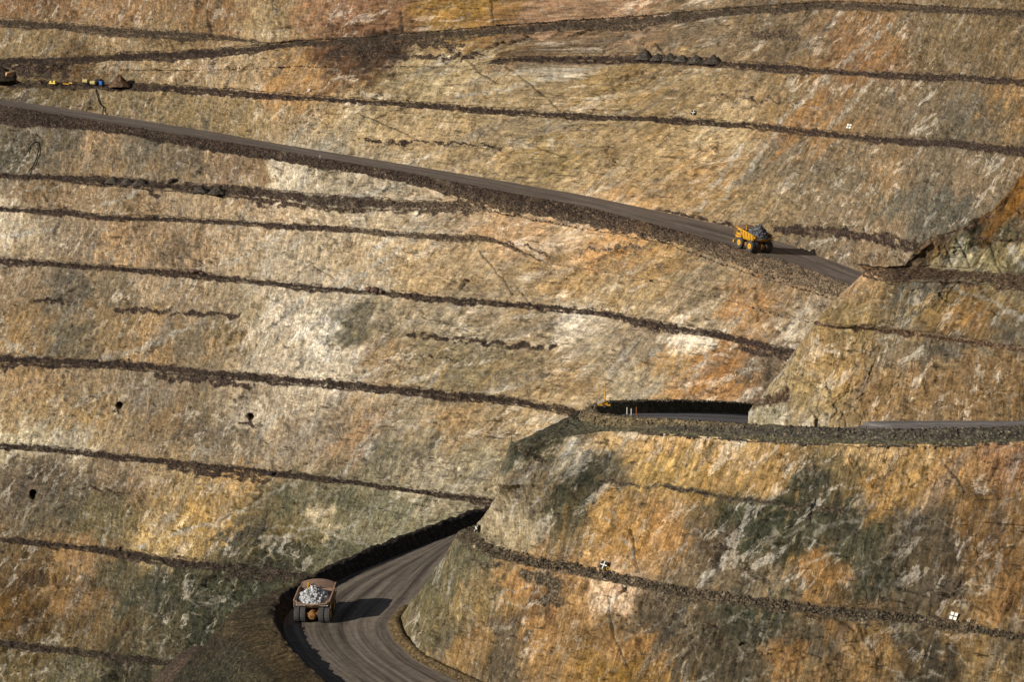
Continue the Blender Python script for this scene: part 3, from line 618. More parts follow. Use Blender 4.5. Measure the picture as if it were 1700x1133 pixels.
# ------------------------------------------------------------------ SPUR above the switchback
NS = 330
zbase = lambda x: -109.3 + 6.0 * (x - 1250) / 450.
sbase = nose([(1256,691),(1300,696),(1400,700),(1500,699),(1700,698),(1860,697)], zbase, 1860, NS, 7)
s2b = nose([(1392,546),(1430,548),(1488,553),(1594,568),(1700,585),(1860,606)], -90.0, 1860, NS, 6)
s2t = nose([(1396,541),(1430,543),(1488,547),(1594,562),(1700,578),(1860,600)], -89.2, 1860, NS, 6)
s1f = nose([(1440,458),(1470,468),(1530,469),(1594,468),(1650,474),(1700,484),(1860,505)], -80.6, 1860, NS, 5)
s1t = nose([(1448,444),(1500,443),(1541,442),(1620,447),(1700,456),(1860,470)], -78.6, 1860, NS, 2.5)
ztop = lambda x: interp(x, [1460,1502,1512,1522,1535,1560,1600,1650,1680,1700,1740,1860], [-78.5,-78.2,-76.8,-75.1,-74.0,-72.6,-71.0,-67.5,-63.4,-60.0,-53.4,-45.5])
stop = nose([(1462,443.5),(1502,441),(1512,427),(1522,412),(1535,402),(1560,389),(1600,375),(1650,346),(1680,312),(1700,284),(1740,240),(1860,170)], ztop, 1860, NS, 2)
sback = stop + np.array([14.0, 30.0, -14.0])
lv = [sback, stop, s1t, s1f, s2t, s2b, sbase, sbase + np.array([0, 0, -6.0])]
PS, segS, frS = loft(lv, [14, 70, 20, 62, 4, 92, 3])
PS = PS[:, 20:]; nhS = col_normals(s1f)[20:]
def rub_sp(px, py):
    return np.zeros(px.shape + (3,)) + lin((98, 78, 60))
inl = sstep(46, 100, np.arange(PS.shape[1]).astype(float))[None]
sS0 = PS[..., 0] - PS[..., 1] * .6
pcx, pcy = project(PS)
gp_, cl_ = worley(sS0 / 4.5, PS[..., 2] / 4.0, 977)
ky = fbm(sS0 / 7, PS[..., 2] / 9, 978, 4)
kk = inl * (np.isin(segS, [1])[:, None] * np.sin(np.clip(frS, 0, 1) * math.pi)[:, None])
PS[..., 1] -= kk * (cl_ * 3.0 + ky * 1.4); PS[..., 0] -= kk * (cl_ * 1.8 + ky * 1.4)
PS[..., 2] += inl * np.isin(segS, [0, 1])[:, None] * np.where(segS == 1, 1 - frS, frS)[:, None] * (fbm(sS0 / 3.5, sS0 * 0, 979, 4) * 1.3)
QS, colS, pxS, pyS, stS = weather(PS, segS, frS, ['face', 'face', 'bench', 'face', 'bench', 'face', 'face'], nhS, ROCK_SPUR, RUB_SPUR, VEIN_SPUR, CRACK_SPUR, 401, -.06, -.02, .7, 1.0, rub_sp, axis=(.8381, -.5456), deep=1.3, fol=(.5, .5))
np_mesh('rock_spur', QS.reshape(-1, 3), grid_quads(*QS.shape[:2]), colS.reshape(-1, 4), M_ROCK, 'structure', st=stS.reshape(-1, 3))

# ------------------------------------------------------------------ generic sweep: profile of (offset outward, dz) along a plan curve
def smooth_curve(p, n, it=3):
    p = np.asarray(p, float)
    d = np.r_[0, np.cumsum(np.linalg.norm(np.diff(p, axis=0), axis=1))]
    q = np.stack([np.interp(np.linspace(0, d[-1], n), d, p[:, i]) for i in range(3)], -1)
    k = max(2, n // 40)
    for _ in range(it):
        e = np.pad(q, ((k, k), (0, 0)), mode='edge')
        e[:k] = 2 * q[0] - q[k:0:-1]; e[-k:] = 2 * q[-1] - q[-2:-k - 2:-1]
        q = np.stack([np.convolve(e[:, i], np.ones(2 * k + 1) / (2 * k + 1), 'valid') for i in range(3)], -1)
    return q
def rough_sweep(name, curve, profile, outward, colfn, seed, amp=.35, extra=None, exq=1.0, kind='structure', sub=.35, mat=None, clump=1.0):
    """curve (n,3); profile: list of (offset, dz) from inside to outside; outward: sign for normal side"""
    t = np.gradient(curve, axis=0)[:, :2]; t /= np.linalg.norm(t, axis=1, keepdims=True) + 1e-9
    n = np.stack([t[:, 1], -t[:, 0]], -1) * outward
    prof = np.array(profile, float); L = np.r_[0, np.cumsum(np.hypot(*np.diff(prof, axis=0).T))]
    m = max(6, int(L[-1] / sub)); q = np.linspace(0, L[-1], m)
    off = np.interp(q, L, prof[:, 0]); dz = np.interp(q, L, prof[:, 1])
    P = np.repeat(curve[None], m, 0).copy()
    off = off[:, None] + (0 if extra is None else sstep(.5, exq, off)[:, None] * extra[None])
    P[..., 0] += off * n[None, :, 0]; P[..., 1] += off * n[None, :, 1]; P[..., 2] += dz[:, None]
    s = np.cumsum(np.r_[0, np.linalg.norm(np.diff(curve, axis=0), axis=1)])[None] + 0 * P[..., 0]
    v = q[:, None] + 0 * s
    e = np.minimum(sstep(0, .8, v), 1)
    h = (fbm(s / 5, v / 3, seed, 3) * 1.0 * clump + fbm(s / 1.4, v / 1.2, seed + 3, 4) * .9 + fbm(s / .6, v / .6, seed + 4, 2) * .35) * amp * e
    P[..., 2] += h * .8; P[..., 0] += h * .5 * n[None, :, 0]; P[..., 1] += h * .5 * n[None, :, 1]
    px, py = project(P); c = colfn(s, v, px, py)
    return np_mesh(name, P.reshape(-1, 3), grid_quads(m, len(curve), outward < 0), np.clip(c, .004, .9).reshape(-1, 3), mat or M_STONE, kind)
def dirt(c1, c2, seed, c3=None):
    def f(s, v, px, py):
        a = np.clip(.5 + .9 * fbm(s / 7, v / 4, seed, 4), 0, 1)[..., None]; k = (1 + .5 * perlin(s / .5, v / .5, seed + 5) + .35 * fbm(s / 1.5, v / 1.2, seed + 6, 3))[..., None]
        c = (lin(c1) * (1 - a) + lin(c2) * a) * k
        if c3 is not None:
            b = sstep(.3, .7, perlin(s / .9, v / .8, seed + 8))[..., None] * .6; c = c * (1 - b) + b * lin(c3)
        return c
    return f

# ------------------------------------------------------------------ SWITCHBACK ROAD with its rubble berm
fx = np.array([1860, 1700, 1559, 1418, 1259, 1154, 1076, 1010, 975], float); fy = np.array([726, 734, 738, 738, 731, 724, 718, 715, 716], float)
front = at_z(fx, fy, zR2(fx))                       # outer foot of the front berm = crest of the buttress
backpx = [(1030, 687, -111.2), (1080, 685.5, -112.8), (1150, 685, -115.6), (1210, 686.5, -118.8), (1262, 690, -122.0), (1330, 697, -127.0)]
back = np.array([at_z(np.array(x, float), np.array(y, float), z) for x, y, z in backpx])   # inner foot of the shaded berm
# berm centre line: along the front, round the nose, along the back arm
nF = NHW
fcen = front[:8] + np.array([.55, .84, 0]) * 3.6 + np.array([0, 0, 0])
bcen = back.copy(); bcen[:, 0] -= .55 * 2.4; bcen[:, 1] += .84 * 2.4
p0_, p1_ = fcen[7], bcen[0]; cc = (p0_ + p1_) / 2; rad = np.linalg.norm((p1_ - p0_)[:2]) / 2; a0 = math.atan2(*(p0_ - cc)[[1, 0]])
nosep = np.array([[cc[0] + rad * .50 * math.cos(a0 - k), cc[1] + rad * math.sin(a0 - k), p0_[2] + (p1_[2] - p0_[2]) * k / math.pi] for k in np.linspace(.3, math.pi - .3, 9)])
ringc = smooth_curve(np.concatenate([fcen, nosep, bcen]), 900, 2)
iw = int(np.argmin(ringc[:, 0]))
def ring_col(s, v, px, py):
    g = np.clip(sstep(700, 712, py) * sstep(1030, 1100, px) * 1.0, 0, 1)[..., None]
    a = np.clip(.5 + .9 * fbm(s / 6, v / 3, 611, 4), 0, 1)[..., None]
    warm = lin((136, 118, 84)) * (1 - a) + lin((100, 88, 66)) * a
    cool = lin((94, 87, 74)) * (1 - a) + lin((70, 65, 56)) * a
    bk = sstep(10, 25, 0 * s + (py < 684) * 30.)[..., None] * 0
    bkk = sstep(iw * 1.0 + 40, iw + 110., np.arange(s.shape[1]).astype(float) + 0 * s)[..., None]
    warm = warm * (1 - .55 * bkk); cool = cool * (1 - .45 * bkk)  # shade of the back arm put into its colour
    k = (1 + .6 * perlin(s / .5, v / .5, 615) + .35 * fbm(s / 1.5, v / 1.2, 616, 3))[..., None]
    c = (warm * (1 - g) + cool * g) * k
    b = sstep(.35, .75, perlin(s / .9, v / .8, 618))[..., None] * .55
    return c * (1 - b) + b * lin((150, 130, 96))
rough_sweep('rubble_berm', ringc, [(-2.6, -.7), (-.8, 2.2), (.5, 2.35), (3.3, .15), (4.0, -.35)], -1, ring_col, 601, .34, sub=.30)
# road between: front inner foot -> back inner foot, and on to the right past the spur
ff = front[:8][::-1].copy(); ff[:, 0] += .55 * 6.4; ff[:, 1] += .84 * 6.4; ff[:, 2] += .1
fcur = smooth_curve(np.concatenate([[nosep[3] + np.array([4.5, 1., -.1])], ff]), 260, 1)
bb = np.concatenate([[nosep[6] + np.array([4.5, -1., -.1])], back[:5]])
sp_in = at_z(np.array([1400., 1500, 1700, 1860]), np.array([695., 694, 693, 692]), zbase(np.array([1400., 1500, 1700, 1860])) - .2)
bcur = smooth_curve(np.concatenate([bb, sp_in]), 260, 1)
v_ = np.linspace(0, 1, 40)[:, None, None]
PR2 = bcur[None] * (1 - v_) + fcur[None] * v_
s2 = np.cumsum(np.r_[0, np.linalg.norm(np.diff(fcur, axis=0), axis=1)])[None] + np.zeros((40, 1))
cR2 = road_colour(s2, v_[..., 0] + 0 * s2, 551, (104, 98, 94), (142, 136, 130), (76, 70, 68))
np_mesh('haul_road', PR2.reshape(-1, 3), grid_quads(40, 260), cR2.reshape(-1, 3), M_ROAD, 'structure')
# loose dirt apron from the berm out to the lip of the buttress
def resample(c, n):
    d = np.r_[0, np.cumsum(np.linalg.norm(np.diff(c, axis=0), axis=1))]
    return np.stack([np.interp(np.linspace(0, d[-1], n), d, c[:, i]) for i in range(3)], -1)
rt = np.gradient(ringc, axis=0)[:, :2]; rt /= np.linalg.norm(rt, axis=1, keepdims=True); rn_ = np.stack([-rt[:, 1], rt[:, 0]], -1)
outer = ringc.copy(); outer[:, :2] += rn_ * 3.2; outer[:, 2] += .35
iw = int(np.argmin(ringc[:, 0])); outer = resample(outer[:iw + 30][::-1], 420)
lip = resample(PB[0][26:], 420)
v_ = np.linspace(0, 1, 46)[:, None, None]
PA = outer[None] * (1 - v_) + lip[None] * v_
sa = np.cumsum(np.r_[0, np.linalg.norm(np.diff(lip, axis=0), axis=1)])[None] + 0 * PA[..., 0]; va = v_[..., 0] * 22 + 0 * sa
PA[1:-1, :, 2] += (.5 * fbm(sa / 4, va / 4, 651, 4) + .25 * fbm(sa / 1.2, va / 1.2, 652, 3))[1:-1] + .3
cA = dirt((104, 94, 70), (84, 84, 68), 655, (130, 112, 80))(sa, va, *project(PA))
np_mesh('ground', PA.reshape(-1, 3), grid_quads(46, 420), cA.reshape(-1, 3), M_STONE, 'structure')

# ------------------------------------------------------------------ LOWER HAUL ROAD, its berm and the fill it stands on
berm_px = [(842,834),(794,847),(740,865),(691,882),(621,910),(550,939),(512,962),(488,972),(462,991),(449,1012),(453,1038),(476,1072),(506,1104),(540,1134),(600,1180),(690,1240)]
bp = np.array(berm_px, float)
crest = r3plane(bp[:, 0], bp[:, 1], 3.0)
crest = smooth_curve(crest, 700, 2)
cpx, cpy = project(crest)
shoulder = 6.0 * sstep(955, 1010, cpy)
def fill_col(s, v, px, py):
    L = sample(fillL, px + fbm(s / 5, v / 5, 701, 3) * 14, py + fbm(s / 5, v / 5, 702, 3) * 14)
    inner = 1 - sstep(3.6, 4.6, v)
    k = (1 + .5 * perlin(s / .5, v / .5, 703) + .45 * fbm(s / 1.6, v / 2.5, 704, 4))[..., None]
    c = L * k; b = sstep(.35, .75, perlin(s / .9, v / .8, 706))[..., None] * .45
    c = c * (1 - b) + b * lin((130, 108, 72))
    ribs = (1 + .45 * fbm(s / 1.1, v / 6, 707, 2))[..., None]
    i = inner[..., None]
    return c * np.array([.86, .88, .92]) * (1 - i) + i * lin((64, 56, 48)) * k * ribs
fillL = lattice(ROCK_FILL)
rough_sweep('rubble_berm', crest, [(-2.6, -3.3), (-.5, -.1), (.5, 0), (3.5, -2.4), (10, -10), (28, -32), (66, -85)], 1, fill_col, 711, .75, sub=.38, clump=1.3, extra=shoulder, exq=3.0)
innr = np.array([(842,841),(794,858),(709,903),(621,936),(550,962),(505,985),(478,1015),(476,1044),(497,1080),(529,1112),(561,1140),(620,1185),(700,1240)], float)
left = smooth_curve(r3plane(innr[:, 0], innr[:, 1]), 420, 1)
rgt = np.array([(842,852),(812,868),(780,890),(750,912),(722,945),(696,988),(672,1014),(654,1036),(664,1064),(700,1098),(768,1131),(850,1166),(960,1200)], float)
right = smooth_curve(r3plane(rgt[:, 0], rgt[:, 1]), 420, 1)
v_ = np.linspace(-.10, 1.16, 110)[:, None, None]
PR3 = left[None] * (1 - v_) + right[None] * v_
s3 = np.cumsum(np.r_[0, np.linalg.norm(np.diff((left + right) / 2, axis=0), axis=1)])[None] + np.zeros((110, 1))
cR3 = road_colour(s3, v_[..., 0] + 0 * s3, 571, (100, 89, 78), (144, 130, 112), (66, 57, 49))
PR3[..., 2] += .12 * fbm(s3 / 30, v_[..., 0] * 14 + 0 * s3, 575, 2)
np_mesh('haul_road', PR3.reshape(-1, 3), grid_quads(110, 420), cR3.reshape(-1, 3), M_ROAD, 'structure')
# low windrow at the inner edge, foot of the buttress
winc = smooth_curve(r3plane(rgt[6:, 0] + 3, rgt[6:, 1] - 2, 0), 420, 1)
rough_sweep('rubble_windrow', winc, [(-1.6, -.2), (-.5, .9), (.3, 1.0), (1.8, .1)], 1, dirt((96, 80, 56), (124, 102, 66), 721, (70, 58, 44)), 723, .22, sub=.25)
# valley floor far below, one sheet under everything
gr = 40; gxs = np.linspace(-900, 900, gr); gys = np.linspace(150, 1500, gr); GX, GY = np.meshgrid(gxs, gys)
GZ = -300 + 3 * fbm(GX / 90, GY / 90, 801, 3)
np_mesh('ground', np.stack([GX, GY, GZ], -1).reshape(-1, 3), grid_quads(gr, gr, True), np.zeros((gr * gr, 3)) + lin((110, 92, 68)), M_STONE, 'structure')

# ================================================================== OBJECTS
class MB:
    """collects shapes into one mesh"""
    def __init__(self): self.bm = bmesh.new()
    def box(self, x0, x1, y0, y1, z0, z1, bevel=0.0, M=None):
        r = bmesh.ops.create_cube(self.bm, size=1.0); vs = r['verts']
        for v in vs: v.co = Vector(((x0 + x1) / 2 + v.co.x * (x1 - x0), (y0 + y1) / 2 + v.co.y * (y1 - y0), (z0 + z1) / 2 + v.co.z * (z1 - z0)))
        if bevel:
            es = list({e for v in vs for e in v.link_edges}); q = bmesh.ops.bevel(self.bm, geom=es, offset=bevel, segments=2, affect='EDGES', profile=.5)
            vs = list({v for f in q['faces'] for v in f.verts} | {v for v in vs if v.is_valid})
        if M: bmesh.ops.transform(self.bm, matrix=M, verts=[v for v in vs if v.is_valid])
        return self
    def lathe(self, prof, c, axis='Y', n=32):
        """prof: (radius, along)"""
        rings = []
        for r, a in prof:
            ring = []
            for i in range(n):
                t = 2 * math.pi * i / n; p = (r * math.cos(t), a, r * math.sin(t)) if axis == 'Y' else ((r * math.cos(t), r * math.sin(t), a) if axis == 'Z' else (a, r * math.cos(t), r * math.sin(t)))
                ring.append(self.bm.verts.new(Vector(p) + Vector(c)))
            rings.append(ring)
        for a, b in zip(rings[:-1], rings[1:]):
            for i in range(n): self.bm.faces.new((a[i], a[(i + 1) % n], b[(i + 1) % n], b[i]))
        for ring in (rings[0], rings[-1]): self.bm.faces.new(ring)
        return self
    def tube(self, pts_, r, n=8):
        P = [Vector(p) for p in pts_]; rings = []
        for i, p in enumerate(P):
            d = (P[min(i + 1, len(P) - 1)] - P[max(i - 1, 0)]).normalized()
            u = d.orthogonal().normalized() if i == 0 else (u - d * u.dot(d)).normalized(); w = d.cross(u)
            rings.append([self.bm.verts.new(p + (u * math.cos(2 * math.pi * k / n) + w * math.sin(2 * math.pi * k / n)) * r) for k in range(n)])
        for a, b in zip(rings[:-1], rings[1:]):
            for k in range(n): self.bm.faces.new((a[k], a[(k + 1) % n], b[(k + 1) % n], b[k]))
        self.bm.faces.new(rings[0]); self.bm.faces.new(rings[-1]); return self
    def prism(self, poly, y0, y1):
        """polygon in x,z extruded along y"""
        a = [self.bm.verts.new((x, y0, z)) for x, z in poly]; b = [self.bm.verts.new((x, y1, z)) for x, z in poly]
        self.bm.faces.new(a); self.bm.faces.new(b[::-1]); n = len(a)
        for i in range(n): self.bm.faces.new((a[i], b[i], b[(i + 1) % n], a[(i + 1) % n]))
        return self
    def shell(self, sections):
        """list of closed rings (same count) lofted, ends capped"""
        R_ = [[self.bm.verts.new(p) for p in s_] for s_ in sections]; n = len(R_[0])
        for a, b in zip(R_[:-1], R_[1:]):
            for i in range(n): self.bm.faces.new((a[i], a[(i + 1) % n], b[(i + 1) % n], b[i]))
        self.bm.faces.new(R_[0]); self.bm.faces.new(R_[-1][::-1]); return self
    def rock(self, c, r, seed, flat=.8, sub=1, ang=.35):
        q = bmesh.ops.create_icosphere(self.bm, subdivisions=sub, radius=1.0); rr_ = random.Random(seed)
        ax = Vector((rr_.uniform(.7, 1.2), rr_.uniform(.7, 1.2), rr_.uniform(.6, 1.0) * flat)); rot = Matrix.Rotation(rr_.uniform(0, 6), 3, 'Z') @ Matrix.Rotation(rr_.uniform(-.4, .4), 3, 'X')
        for v in q['verts']:
            k = 1 + rr_.uniform(-ang, ang); v.co = rot @ Vector((v.co.x * ax.x * k * r, v.co.y * ax.y * k * r, v.co.z * ax.z * k * r)) + Vector(c)
        return self
    def build(self, name, mat, parent=None, smooth=False):
        bmesh.ops.recalc_face_normals(self.bm, faces=self.bm.faces); me = bpy.data.meshes.new(name); self.bm.to_mesh(me); self.bm.free()
        if smooth:
            for p in me.polygons: p.use_smooth = True
        return link(name, me, mat, parent)
def empty(name, label, cat, group=None):
    o = bpy.data.objects.new(name, None); C.objects.link(o); o.empty_display_size = .5; return tag(o, label, cat, group)
def set_pose(o, P, fwd, up):
    u = Vector(up).normalized(); f = Vector(fwd); f = (f - u * f.dot(u)).normalized(); l = u.cross(f)
    o.matrix_world = Matrix(((f.x, l.x, u.x, P[0]), (f.y, l.y, u.y, P[1]), (f.z, l.z, u.z, P[2]), (0, 0, 0, 1)))
def copy_tree(o, parent=None):
    c = o.copy(); C.objects.link(c)
    if parent: c.parent = parent
    for ch in [k for k in bpy.data.objects if k.parent == o]: copy_tree(ch, c)
    return c
def nearest(Q, px, py, x, y):
    """point of a built surface seen at photo pixel x, y"""
    k = np.argmin((px - x) ** 2 + (py - y) ** 2); return Q.reshape(-1, 3)[k].copy()

M_YEL = plain('yellow_paint', (206, 152, 40), .55, var=.35, scale=1.2)
M_YDIRT = plain('dusty_yellow_paint', (142, 100, 54), .7, var=.45, scale=1.6)
M_RUST = plain('worn_steel_lining', (150, 120, 98), .55, .2, var=.3, scale=.9)
M_TYRE = plain('dusty_rubber', (74, 70, 67), .9, var=.25, scale=2.0)
M_DARK = plain('dark_steel', (46, 42, 40), .6, var=.3)
M_GLASS = plain('cab_glass', (22, 26, 30), .1, var=.1)
M_ORE = rock_material('ore', bump=.5, grain=(.5, 1.5), scale=3.0, stones=.6)
M_WHITE = plain('white_paint', (226, 220, 204), .6, var=.08)
M_BLACK = plain('black_paint', (20, 19, 18), .7, var=.2)
M_HOSE = plain('black_rubber_hose', (12, 12, 12), .7, var=.2)

def haul_truck(label, tarp_tone):
    root = empty('haul_truck', label, 'haul truck', 'haul trucks loaded with rock')
    # chassis with axle housing
    f = MB()
    for y in (-.95, .95): f.box(-4.2, 5.4, y - .28, y + .28, 1.55, 2.35, .05)
    f.box(-3.6, -2.3, -1.2, 1.2, 1.3, 2.2, .15).box(2.6, 3.3, -2.3, 2.3, 1.45, 2.0, .1).box(.2, .7, -.9, .9, 1.6, 2.2).box(-1.2, 2.0, 1.35, 2.7, 1.2, 2.3, .15).box(-.4, 1.8, -2.6, -1.35, 1.3, 2.3, .15)
    f.build('chassis', M_YDIRT, root)
    a = MB().lathe([(.25, -4.7), (.75, -4.55), (.95, -4.0), (1.0, -3.0), (.8, -2.4)], (0, 0, 1.75), 'X', 20)
    for k in range(3): a.box(-4.82, -4.6, -.5 + k * .36, -.25 + k * .36, 1.5 + .1 * (k % 2), 1.9)
    a.lathe([(.5, -1.45), (.5, 1.45)], (-2.95, 0, 1.78), 'Y', 16); a.build('axle_housing', M_YDIRT, root, False)
    # bonnet, deck, bumper
    MB().box(3.6, 6.1, -1.55, 1.55, 2.0, 3.75, .12).build('bonnet', M_YEL, root)
    g = MB()
    for k in range(9): g.box(6.11, 6.2, -1.3, 1.3, 2.2 + k * .16, 2.28 + k * .16)
    g.build('grille', M_DARK, root)
    MB().box(2.6, 6.3, -3.75, 3.75, 3.78, 3.95, .04).build('deck', M_YDIRT, root)
    MB().box(5.9, 6.5, -3.5, 3.5, 1.25, 2.05, .1).build('bumper', M_YEL, root)
    for y in (-3.05, 3.05):
        MB().prism([(2.0, 3.75), (2.3, 3.2), (4.9, 3.2), (5.3, 3.75)], y - .65, y + .65).build('mudguard', M_YEL, root)
        MB().lathe([(.16, 6.48), (.2, 6.56)], (0, y * .95, 1.75), 'X', 12).build('headlight', M_WHITE, root)
    cab = MB().prism([(3.3, 3.96), (3.2, 5.6), (5.0, 5.6), (5.35, 3.96)], 1.5, 3.35).build('cab', M_YEL, root)
    for y in (3.37, 1.48): MB().box(3.5, 4.9, y - .01, y + .01, 4.6, 5.4).build('window', M_GLASS, cab)
    ra = MB()
    for y in (-3.65, 3.65):
        ra.tube([(2.8, y, 3.95), (2.8, y, 4.95), (6.2, y, 4.95), (6.2, y, 3.95)], .04, 6).tube([(2.8, y, 4.5), (6.2, y, 4.5)], .03, 6)
    ra.tube([(6.2, -3.65, 4.95), (6.2, 3.65, 4.95)], .04, 6).build('handrail', M_YEL, root)
    for sgn in (-1, 1):
        la = MB()
        la.tube([(6.55, sgn * .9, 3.9), (6.75, sgn * 2.9, 1.3)], .05, 6).tube([(6.55, sgn * 1.5, 3.9), (6.75, sgn * 3.4, 1.3)], .05, 6)
        for k in range(6): q = (k + .5) / 6; la.tube([(6.55 + .2 * q, sgn * (.9 + 2 * q), 3.9 - 2.6 * q), (6.55 + .2 * q, sgn * (1.5 + 1.9 * q), 3.9 - 2.6 * q)], .03, 5)
        la.build('ladder', M_YEL, root)
    MB().tube([(2.4, 1.9, 3.0), (2.4, 1.9, 6.9)], .16, 8).box(2.24, 2.56, 1.74, 2.06, 6.5, 7.15).build('beacon_mast', M_YEL, root)
    # wheels
    def wheel(x, y, wd, out):
        h = wd / 2
        t = MB().lathe([(.84, -h * .7), (1.0, -h), (1.62, -h), (1.76, -h * .8), (1.80, -h * .3), (1.80, h * .3), (1.76, h * .8), (1.62, h), (1.0, h), (.84, h * .7)], (0, 0, 0), 'Y', 40)
        for i in range(40):
            M = Matrix.Rotation(2 * math.pi * i / 40, 4, 'Y') @ Matrix.Rotation(.35 if i % 2 else -.35, 4, 'X')
            t.box(1.74, 1.83, -h * .86 if i % 2 else -.05, .05 if i % 2 else h * .86, -.07, .07, 0, M)
        ty = t.build('wheel', M_TYRE, root, False); ty.location = (x, y, 1.80)
        s_ = 1 if out > 0 else -1
        MB().lathe([(.88, s_ * h * .86), (.80, s_ * h * .45), (.50, s_ * h * .25), (.46, s_ * h * .8), (.2, s_ * h * .86)], (0, 0, 0), 'Y', 28).build('rim', M_YEL, ty, False)
        return ty
    for y in (-3.1, 3.1): wheel(2.95, y, 1.25, y)
    for y in (-3.3, -1.98, 1.98, 3.3): wheel(-2.95, y, 1.20, y)
    for y in (-1.75, 1.75):
        MB().tube([(-.6, y * .75, 2.0), (.35, y * .75, 3.2)], .2, 10).build('hoist_cylinder', M_DARK, root)
    # tray: U sections from nose to tail
    def sec(x, wt, zt, wf, ze, zf, th, n=1):
        return [(x, wt, zt), (x, wf + .25, ze + .35), (x, wf, ze), (x, 0, zf), (x, -wf, ze), (x, -wf - .25, ze + .35), (x, -wt, zt),
                (x, -wt + th, zt), (x, -wf - .25 + th, ze + .42 + th * .4), (x, -wf + th * .6, ze + th), (x, 0, zf + th), (x, wf - th * .6, ze + th), (x, wf + .25 - th, ze + .42 + th * .4), (x, wt - th, zt)]
    stn = [(2.6, 3.75, 6.05, 2.9, 3.2, 3.05), (.4, 3.82, 5.79, 3.0, 3.15, 2.85), (-2.0, 3.85, 5.51, 3.05, 3.2, 2.9), (-3.6, 3.88, 5.33, 3.1, 3.6, 3.3), (-4.7, 3.9, 5.2, 3.15, 4.65, 4.2)]
    b = MB().shell([sec(*q, .16) for q in stn])
    for x in (-3.9, -2.5, -1.1, .5, 1.9):
        z_t = 5.2 + (x + 4.7) * .116
        for y in (-1, 1): b.box(x - .13, x + .13, y * 3.9 if y > 0 else -4.0, 4.0 if y > 0 else -3.9, 3.5, z_t - .1)
    for y in (-1, 1): b.box(-4.6, 2.5, min(y * 3.72, y * 3.95), max(y * 3.72, y * 3.95), 0, .22, 0, Matrix.Translation((0, 0, 5.63)) @ Matrix.Rotation(-.115, 4, 'Y'))
    for y in (-3.62, 3.62): b.prism([(2.5, 5.4), (2.6, 6.05), (5.7, 6.3), (5.7, 6.1)], y - .1, y + .1)
    tray = b.build('tray', M_YEL, root)
    # canopy over the cab, growing out of the front wall
    c = MB()
    nn = 12
    def arc(x, wt, z, crown): return [(x, -wt + 2 * wt * i / nn, z + crown * math.sin(math.pi * i / nn) ** .8) for i in range(nn + 1)]
    def slab(a_, b_, th): c.shell([a_ + [(p[0], p[1], p[2] - th) for p in a_[::-1]], b_ + [(p[0], p[1], p[2] - th) for p in b_[::-1]]])
    slab(arc(2.45, 3.75, 5.85, .45), arc(5.7, 3.6, 6.2, .7), .16)
    c.prism([(2.24, 3.1), (2.55, 3.1), (2.95, 5.7), (2.70, 5.7)], -3.7, 3.7)
    c.build('canopy', M_RUST, tray)
    l = MB()
    l.prism([(2.14, 3.2), (2.20, 3.2), (2.66, 5.85), (2.60, 5.85)], -3.6, 3.6)
    def ins(x, wt, zt, wf, ze, zf):
        o = [(x, wt - .18, zt - .02), (x, wf - .02, ze + .48), (x, wf - .2, ze + .2), (x, 0, zf + .2), (x, -wf + .2, ze + .2), (x, -wf + .02, ze + .48), (x, -wt + .18, zt - .02)]
        return o + [(p[0], p[1] * .985, p[2] + .05) for p in o[::-1]]
    l.shell([ins(*q) for q in stn]); 
    a0_ = arc(2.5, 3.6, 5.80, .6); a1_ = arc(5.65, 3.52, 6.24, .7)
    l.shell([[(p[0], p[1], p[2] + .03) for p in a0_] + a0_[::-1], [(p[0], p[1], p[2] + .03) for p in a1_] + a1_[::-1]])
    l.build('tray_lining', M_RUST, tray)
    return root
